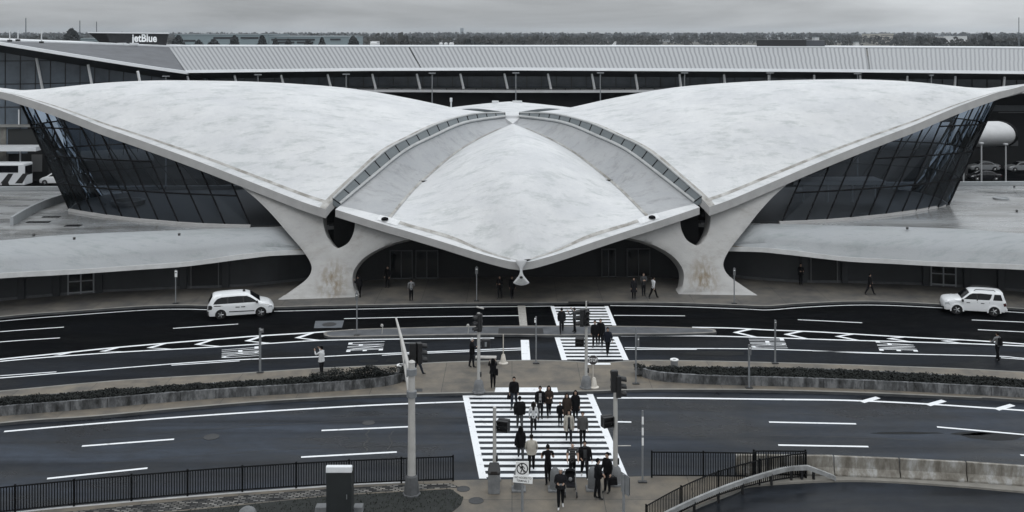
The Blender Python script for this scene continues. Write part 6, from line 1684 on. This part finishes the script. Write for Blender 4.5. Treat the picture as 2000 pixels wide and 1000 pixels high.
person(1094,830,zr,'small child in dark clothes holding close to the two women in coats', 1.22, 178, top='black', bot='black', arms=DN, coat=('black',.85), **S2)
person(1107,829,zr,'long-haired woman in a brownish dark coat next to the child', 1.70, 182, top='brown', bot='coal', coat=('brown',.62), long=True, hair='brown', fem=True, arms=DN, **WK2)
person(1124,822,zr,'woman in a long black coat behind the pale-coated woman', 1.68, 178, top='black', bot='black', coat=('black',.62), long=True, fem=True, arms=DN, **WK)
person(1111,864,zr,'woman in an open cream coat over dark grey clothes', 1.70, 182, top='grey', bot='coal', coat=('cream',.66), opened=True, long=True, hair='brown', fem=True, arms=((4,12,10,0),(4,12,10,0)), **WK2)
person(1138,870,zr,'man in a plaid dark jacket walking beside the cream coat', 1.76, 178, top='plaid', bot='black', coat=('plaid',.86), hair='brown', arms=DN, **WK)
q = person(1017,899,zr,'woman in black with a dark shoulder bag walking away', 1.70, 3, top='black', bot='grey', coat=('black',.72), long=True, fem=True, arms=DN, **WK2)
bag('shoulder_bag', 'dark shoulder bag at the left hip of the woman in black', 'bag', q[2] @ Vector((-.24,-.04,.95)), (.16,.34,.28), CL['black'], [q[2] @ Vector((-.24,-.04,1.08)), q[2] @ Vector((-.17,-.02,1.46)), q[2] @ Vector((-.22,.06,1.08))])
person(1038,922,zr,'man in a pale jacket and dark trousers walking away behind the sign', 1.80, -2, top='cream', bot='black', coat=('cream',.84), hair='brown', arms=((10,14,30,10),(10,14,30,10)), legs=(16,-14), knees=(4,10))
q13 = person(1070,945,zp,'man in a black short-sleeved shirt standing with bent arms, seen from behind', 1.80, 8, top='black', bot='black', sleeve=False, arms=((14,12,80,12),(14,12,80,12)), legs=(8,-14), knees=(2,4), wide=1.12)
q14 = person(1118,936,zr,'bald man in a dim striped shirt pushing the stroller', 1.78, 180, top='dimstripe', bot='black', bald=True, sleeve=False, arms=((28,8,36,4),(28,8,36,4)), wide=1.12, lean=6, headtilt=8, **WK)
person(1142,935,zr,'man in an open puffy black jacket and white shoes', 1.82, 184, top='grey', bot='coal', shoe='white', hair='brown', coat=('black',.88), opened=True, wide=1.22, arms=((8,16,62,26),(4,14,12,0)), **WK2)
q16 = person(1095,992,zp,'white-haired man in a dark jacket holding a small camera at his waist', 1.76, 178, top='black', bot='black', shoe='white', hair='white', coat=('coal',.86), arms=HOLD, headtilt=14, legs=(16,-12), knees=(4,10))
q17 = person(1168,975,zp,'man in all black standing in profile, facing right', 1.80, -84, top='black', bot='black', coat=('black',.92), arms=((10,8,40,30),(10,8,40,30)), legs=(4,-8), knees=(2,3), wide=1.1)
q18 = person(1186,962,zp,'man in a dark jacket behind the profile man, holding a dark bag', 1.80, 130, top='black', bot='coal', hair='black', coat=('black',.9), arms=((6,10,30,10),(8,22,16,0)), **ST)
# --- median
q19 = person(963,758,zm,'woman in black with a shoulder bag taking a photograph on the median', 1.70, 5, top='black', bot='black', coat=('black',.86), long=True, fem=True, arms=PH, **ST)
person(922,718,zm,'tall man in dark clothes and a white cap behind the median signal pole', 1.84, -70, top='black', bot='coal', hair='capw', coat=('black',.82), arms=((15,10,70,15),(15,10,70,15)), **S2)
person(816,733,zm,'person in grey-blue jeans walking behind the mast arm signal', 1.76, -60, top='coal', bot='denim', hair='black', coat=('coal',.86), arms=SW, **WK)
q22 = person(628,734,zm,'man in a white jacket photographing the roof by the left planter', 1.78, 62, top='white', bot='coal', hair='black', coat=('white',.84), arms=CAM, **ST)
q23 = person(1948,704,zr,'man in a light shirt with a dark backpack alone on the right road', 1.80, 20, top='lgrey', bot='black', hair='brown', arms=((20,14,60,20),(20,14,60,20)), legs=(10,-14), knees=(3,5))
# --- far crosswalk
q24 = person(1097,651,zm,'man in dark clothes walking away on the far crosswalk island', 1.80, 0, top='coal', bot='coal', coat=('coal',.86), arms=DN, **WK)
person(1122,650,zm,'person lifting a camera on the far crosswalk island', 1.72, 60, top='grey', bot='black', arms=((70,20,80,10),(60,12,80,15)), **S2)
person(1162,677,zr,'man in a dark suit with white shirt front, left of a group of three', 1.78, 170, top='black', bot='black', coat=('black',.82), arms=DN, **WK)
person(1173,676,zr,'tall man in a dark suit and grey shirt, middle of a group of three', 1.86, 175, top='coal', bot='black', coat=('black',.82), hair='brown', arms=DN, **WK2)
person(1187,692,zr,'man in a dark suit, nearest of a group of three on the far crosswalk', 1.78, 185, top='black', bot='black', coat=('navy',.84), arms=SW, **WK)
# --- at the terminal
person(803,588,zm,'person in a pale blue shirt and dark trousers before the entrance', 1.72, 10, top='lgrey', bot='black', hair='black', arms=((10,8,70,15),(6,8,20,0)), **ST)
person(757,562,zm,'person in black near the left entrance doors', 1.75, 150, top='black', bot='black', arms=DN, **ST)
person(976,583,zm,'dark-dressed person standing left of a pair below the roof nose', 1.76, 160, top='black', bot='black', coat=('black',.8), arms=HOLD, **S2)
person(1000,583,zm,'dark-dressed person standing right of a pair below the roof nose', 1.74, 200, top='coal', bot='black', coat=('black',.8), arms=DN, **S2)
person(1238,584,zm,'woman in a dark knee-length coat at the right entrance', 1.66, 170, top='black', bot='black', coat=('coal',.55), fem=True, hair='black', arms=DN, skin=0, **ST)
person(1257,578,zm,'tall man in grey with folded arms at the right entrance', 1.80, 185, top='grey', bot='coal', hair='brown', arms=((18,6,95,55),(18,6,95,55)), **ST)
person(1276,583,zm,'person in a white shirt and black trousers striding right of the entrance group', 1.74, -60, top='white', bot='black', hair='black', arms=SW, **WK)
person(703,580,zm,'person in black bending at the inner foot of the left buttress', 1.72, 40, top='black', bot='black', coat=('black',.85), lean=28, arms=CAM, legs=(20,-10), knees=(22,10))
person(1564,557,zm,'person in dark clothes with a bag beside the right dark doorway', 1.76, 180, top='black', bot='black', coat=('black',.8), arms=HOLD, **ST)
person(1699,576,zm,'person in dark clothes walking alone under the right canopy', 1.74, -80, top='black', bot='coal', coat=('black',.85), arms=SW, **WK)
# finish the bodies: one continuous skin per figure, materials by nearest bone
bpy.context.view_layer.update(); dg = bpy.context.evaluated_depsgraph_get()
for o, bones, ms in PEOPLE:
    me = bpy.data.meshes.new_from_object(o.evaluated_get(dg)); old = o.data; o.modifiers.clear(); o.data = me; me.name = 'body'; bpy.data.meshes.remove(old)
    me.materials.clear()
    for m in ms: me.materials.append(m)
    for pl_ in me.polygons:
        c = pl_.center; best = None
        for a, b_, ra, rb, pt in bones:
            d = b_-a; L2 = d.length_squared; u = max(0, min(1, (c-a).dot(d)/L2)) if L2 else 0
            k = (c-(a+d*u)).length-lerp(ra, rb, u)*.9
            if best is None or k < best[0]: best = (k, pt)
        pl_.material_index = best[1]; pl_.use_smooth = True
# --- things the people carry or push
def small(name, label, cat, pos, size, m, m2):
    t = thing(name, label, cat, pos); MB().box((0,0,0), size).build('case', m, t, bevel=.008)
    MB().lathe([(.022,-.03),(.026,.0),(.02,.03)], (0,-size[1]/2-.01,0), 12, 0, 'y').build('lens', m2, t, smooth=40)
mid = lambda q: (q[1][0]+q[1][1])/2
small('camera', 'small pale camera held by the white-haired man', 'camera', mid(q16)+Vector((0,-.02,0)), (.13,.06,.08), CL['lgrey'], SHOE['black'])
small('camera', 'camera raised by the man in the white jacket', 'camera', mid(q22)+Vector((-.03,.02,.02)), (.13,.07,.09), SHOE['black'], SHOE['black'])
small('camera', 'camera raised by the woman photographing on the median', 'camera', mid(q19)+Vector((0,.03,.02)), (.12,.06,.08), SHOE['black'], SHOE['black'])
bag('shoulder_bag', 'dark shoulder bag on the right hip of the woman photographing on the median', 'bag', q19[2] @ Vector((.24,-.04,.98)), (.14,.36,.34), CL['black'], [q19[2] @ Vector((.24,-.06,1.12)), q19[2] @ Vector((-.1,-.1,1.46)), q19[2] @ Vector((.22,.08,1.12))])
bag('dark_bag', 'dark bag hanging from the hand of the man behind the profile man', 'bag', q18[1][1]+Vector((.12,0,-.2)), (.42,.2,.34), CL['black'])
t = bag('backpack', 'dark backpack on the man alone on the right road', 'backpack', q23[2] @ Vector((0,-.22,1.24)), (.32,.18,.46), CL['black'])
# stroller
b0 = G(1114, 964, zp); t = thing('stroller', 'black baby stroller with a hood pushed over the kerb', 'stroller', (b0.x, b0.y, zp), radians(180))
mb = MB(); rows = []
for i in range(9):
    a = pi*.75*i/8-.2; rows.append([Vector((.25*cos(pi*j/8), -.12-.3*cos(a)*sin(pi*j/8)*.9, .78+.34*sin(a)*sin(pi*j/8)**.5*1.0)) for j in range(9)])
mb.grid(rows); mb.build('hood', CL['black'], t, smooth=60)
MB().loft([[(-.2,.28,.38),(.2,.28,.38),(.2,.3,.46),(-.2,.3,.46)],[(-.22,-.1,.40),(.22,-.1,.40),(.22,-.1,.5),(-.22,-.1,.5)],[(-.22,-.32,.85),(.22,-.32,.85),(.22,-.26,.88),(-.22,-.26,.88)]]).build('seat', CL['coal'], t, bevel=.03)
fr = MB()
for s in (1,-1): fr.tube([(s*.24,.42,.12),(s*.25,.1,.5),(s*.25,-.35,.98)], .016, 6); fr.tube([(s*.25,-.4,.14),(s*.25,0,.58)], .016, 6)
fr.tube([(-.25,-.35,.98),(.25,-.35,.98)], .02, 6); fr.build('stroller_frame', mat('stroller_metal', (.12,.125,.13), .4), t)
for sx in (1,-1):
    for y in (.42,-.4): MB().lathe([(.12,-.03),(.13,0),(.12,.03),(.03,.035),(.005,.035)], (sx*.27, y, .13), 14, 0, 'x').build('wheel', m_tyre, t, smooth=40)
MB().lathe([(.001,-.1),(.075,-.05),(.09,.02),(.06,.08),(.01,.1)], (0,.0,.66), 12).build('blanket', CL['lgrey'], t, smooth=60)
HAZE = 0.00007
# ================================================================== CAMERA, SKY, LIGHT
cam = bpy.data.cameras.new('camera'); co = bpy.data.objects.new('camera', cam); COL.objects.link(co)
co.location = (0,0,H); co.rotation_euler = (radians(90),0,0)
cam.sensor_width = 36; cam.lens = 36.0*F/2000; cam.shift_y = -(500-HY)/2000; cam.clip_end = 30000; cam.clip_start = 0.5
SC.camera = co
w = bpy.data.worlds.new('World'); SC.world = w; w.use_nodes = True; nt = w.node_tree
bg = nt.nodes['Background']; 
sky = nt.nodes.new('ShaderNodeTexSky'); sky.sky_type = 'NISHITA'; sky.sun_disc = False
EL, AZ = radians(52), radians(200)
sky.sun_elevation = EL; sky.sun_rotation = AZ; sky.dust_density = 3.0; sky.air_density = 1.2
tc = nt.nodes.new('ShaderNodeTexCoord')
mp = nt.nodes.new('ShaderNodeMapping'); mp.inputs['Scale'].default_value = (1.2,1.2,9.0); nt.links.new(tc.outputs['Generated'], mp.inputs[0])
n1 = nt.nodes.new('ShaderNodeTexNoise'); n1.inputs['Scale'].default_value = 1.9; n1.inputs['Detail'].default_value = 7; n1.inputs['Roughness'].default_value = 0.55; n1.inputs['Distortion'].default_value = 0.5
nt.links.new(mp.outputs[0], n1.inputs['Vector'])
r = nt.nodes.new('ShaderNodeValToRGB'); r.color_ramp.elements[0].position = 0.36; r.color_ramp.elements[1].position = 0.62
SKY0 = (3.5,3.66,3.8,1); SKY1 = (6.1,6.36,6.58,1)
r.color_ramp.elements[0].color = SKY0; r.color_ramp.elements[1].color = SKY1
nt.links.new(n1.outputs['Fac'], r.inputs[0])
# overcast dome: brighter towards the zenith
sx = nt.nodes.new('ShaderNodeSeparateXYZ'); nt.links.new(tc.outputs['Generated'], sx.inputs[0])
zr = nt.nodes.new('ShaderNodeMapRange'); zr.inputs[1].default_value = 0.0; zr.inputs[2].default_value = 0.9; zr.inputs[3].default_value = 1.0; zr.inputs[4].default_value = 3.1
nt.links.new(sx.outputs[2], zr.inputs[0])
mu = nt.nodes.new('ShaderNodeMix'); mu.data_type = 'RGBA'; mu.blend_type = 'MULTIPLY'; mu.inputs[0].default_value = 1
gx = nt.nodes.new('ShaderNodeMapRange'); gx.inputs[1].default_value = -0.5; gx.inputs[2].default_value = 0.5; gx.inputs[3].default_value = 0.92; gx.inputs[4].default_value = 1.42
nt.links.new(sx.outputs[0], gx.inputs[0])
m2 = nt.nodes.new('ShaderNodeMix'); m2.data_type = 'RGBA'; m2.blend_type = 'MULTIPLY'; m2.inputs[0].default_value = 1
nt.links.new(r.outputs[0], m2.inputs[6]); nt.links.new(gx.outputs[0], m2.inputs[7])
nt.links.new(m2.outputs[2], mu.inputs[6]); nt.links.new(zr.outputs[0], mu.inputs[7])
mx = nt.nodes.new('ShaderNodeMix'); mx.data_type = 'RGBA'; mx.inputs[0].default_value = 0.93
nt.links.new(sky.outputs[0], mx.inputs[6]); nt.links.new(mu.outputs[2], mx.inputs[7])
nt.links.new(mx.outputs[2], bg.inputs['Color']); bg.inputs['Strength'].default_value = 0.10
sun = bpy.data.lights.new('sun', 'SUN'); sun.energy = 0.6; sun.angle = radians(20); sun.color = (1.0,0.97,0.93)
so = bpy.data.objects.new('sun', sun); COL.objects.link(so)
dv = Vector((sin(AZ)*cos(EL), cos(AZ)*cos(EL), sin(EL)))   # towards the sun
so.rotation_euler = dv.to_track_quat('Z', 'Y').to_euler(); so.location = (0,-50,80)
SC.view_settings.view_transform = 'Standard'; SC.view_settings.look = 'None'; SC.view_settings.exposure = -0.27; SC.view_settings.gamma = 1.0

# the air
hz = MB(); hz.box((0, 3000, 20.0), (8000, 6200, 42.0)); hm = bpy.data.materials.new('haze_air'); hm.use_nodes = True
hn = hm.node_tree; hn.nodes.remove(hn.nodes['Principled BSDF']); pv = hn.nodes.new('ShaderNodeVolumePrincipled')
pv.inputs['Color'].default_value = (0.80,0.88,0.96,1); pv.inputs['Density'].default_value = HAZE; pv.inputs['Anisotropy'].default_value = 0.2
hn.links.new(pv.outputs[0], hn.nodes['Material Output'].inputs['Volume'])
struct(hz.build('haze', hm), 'stuff', 'thin grey-blue haze over the distance', 'haze')
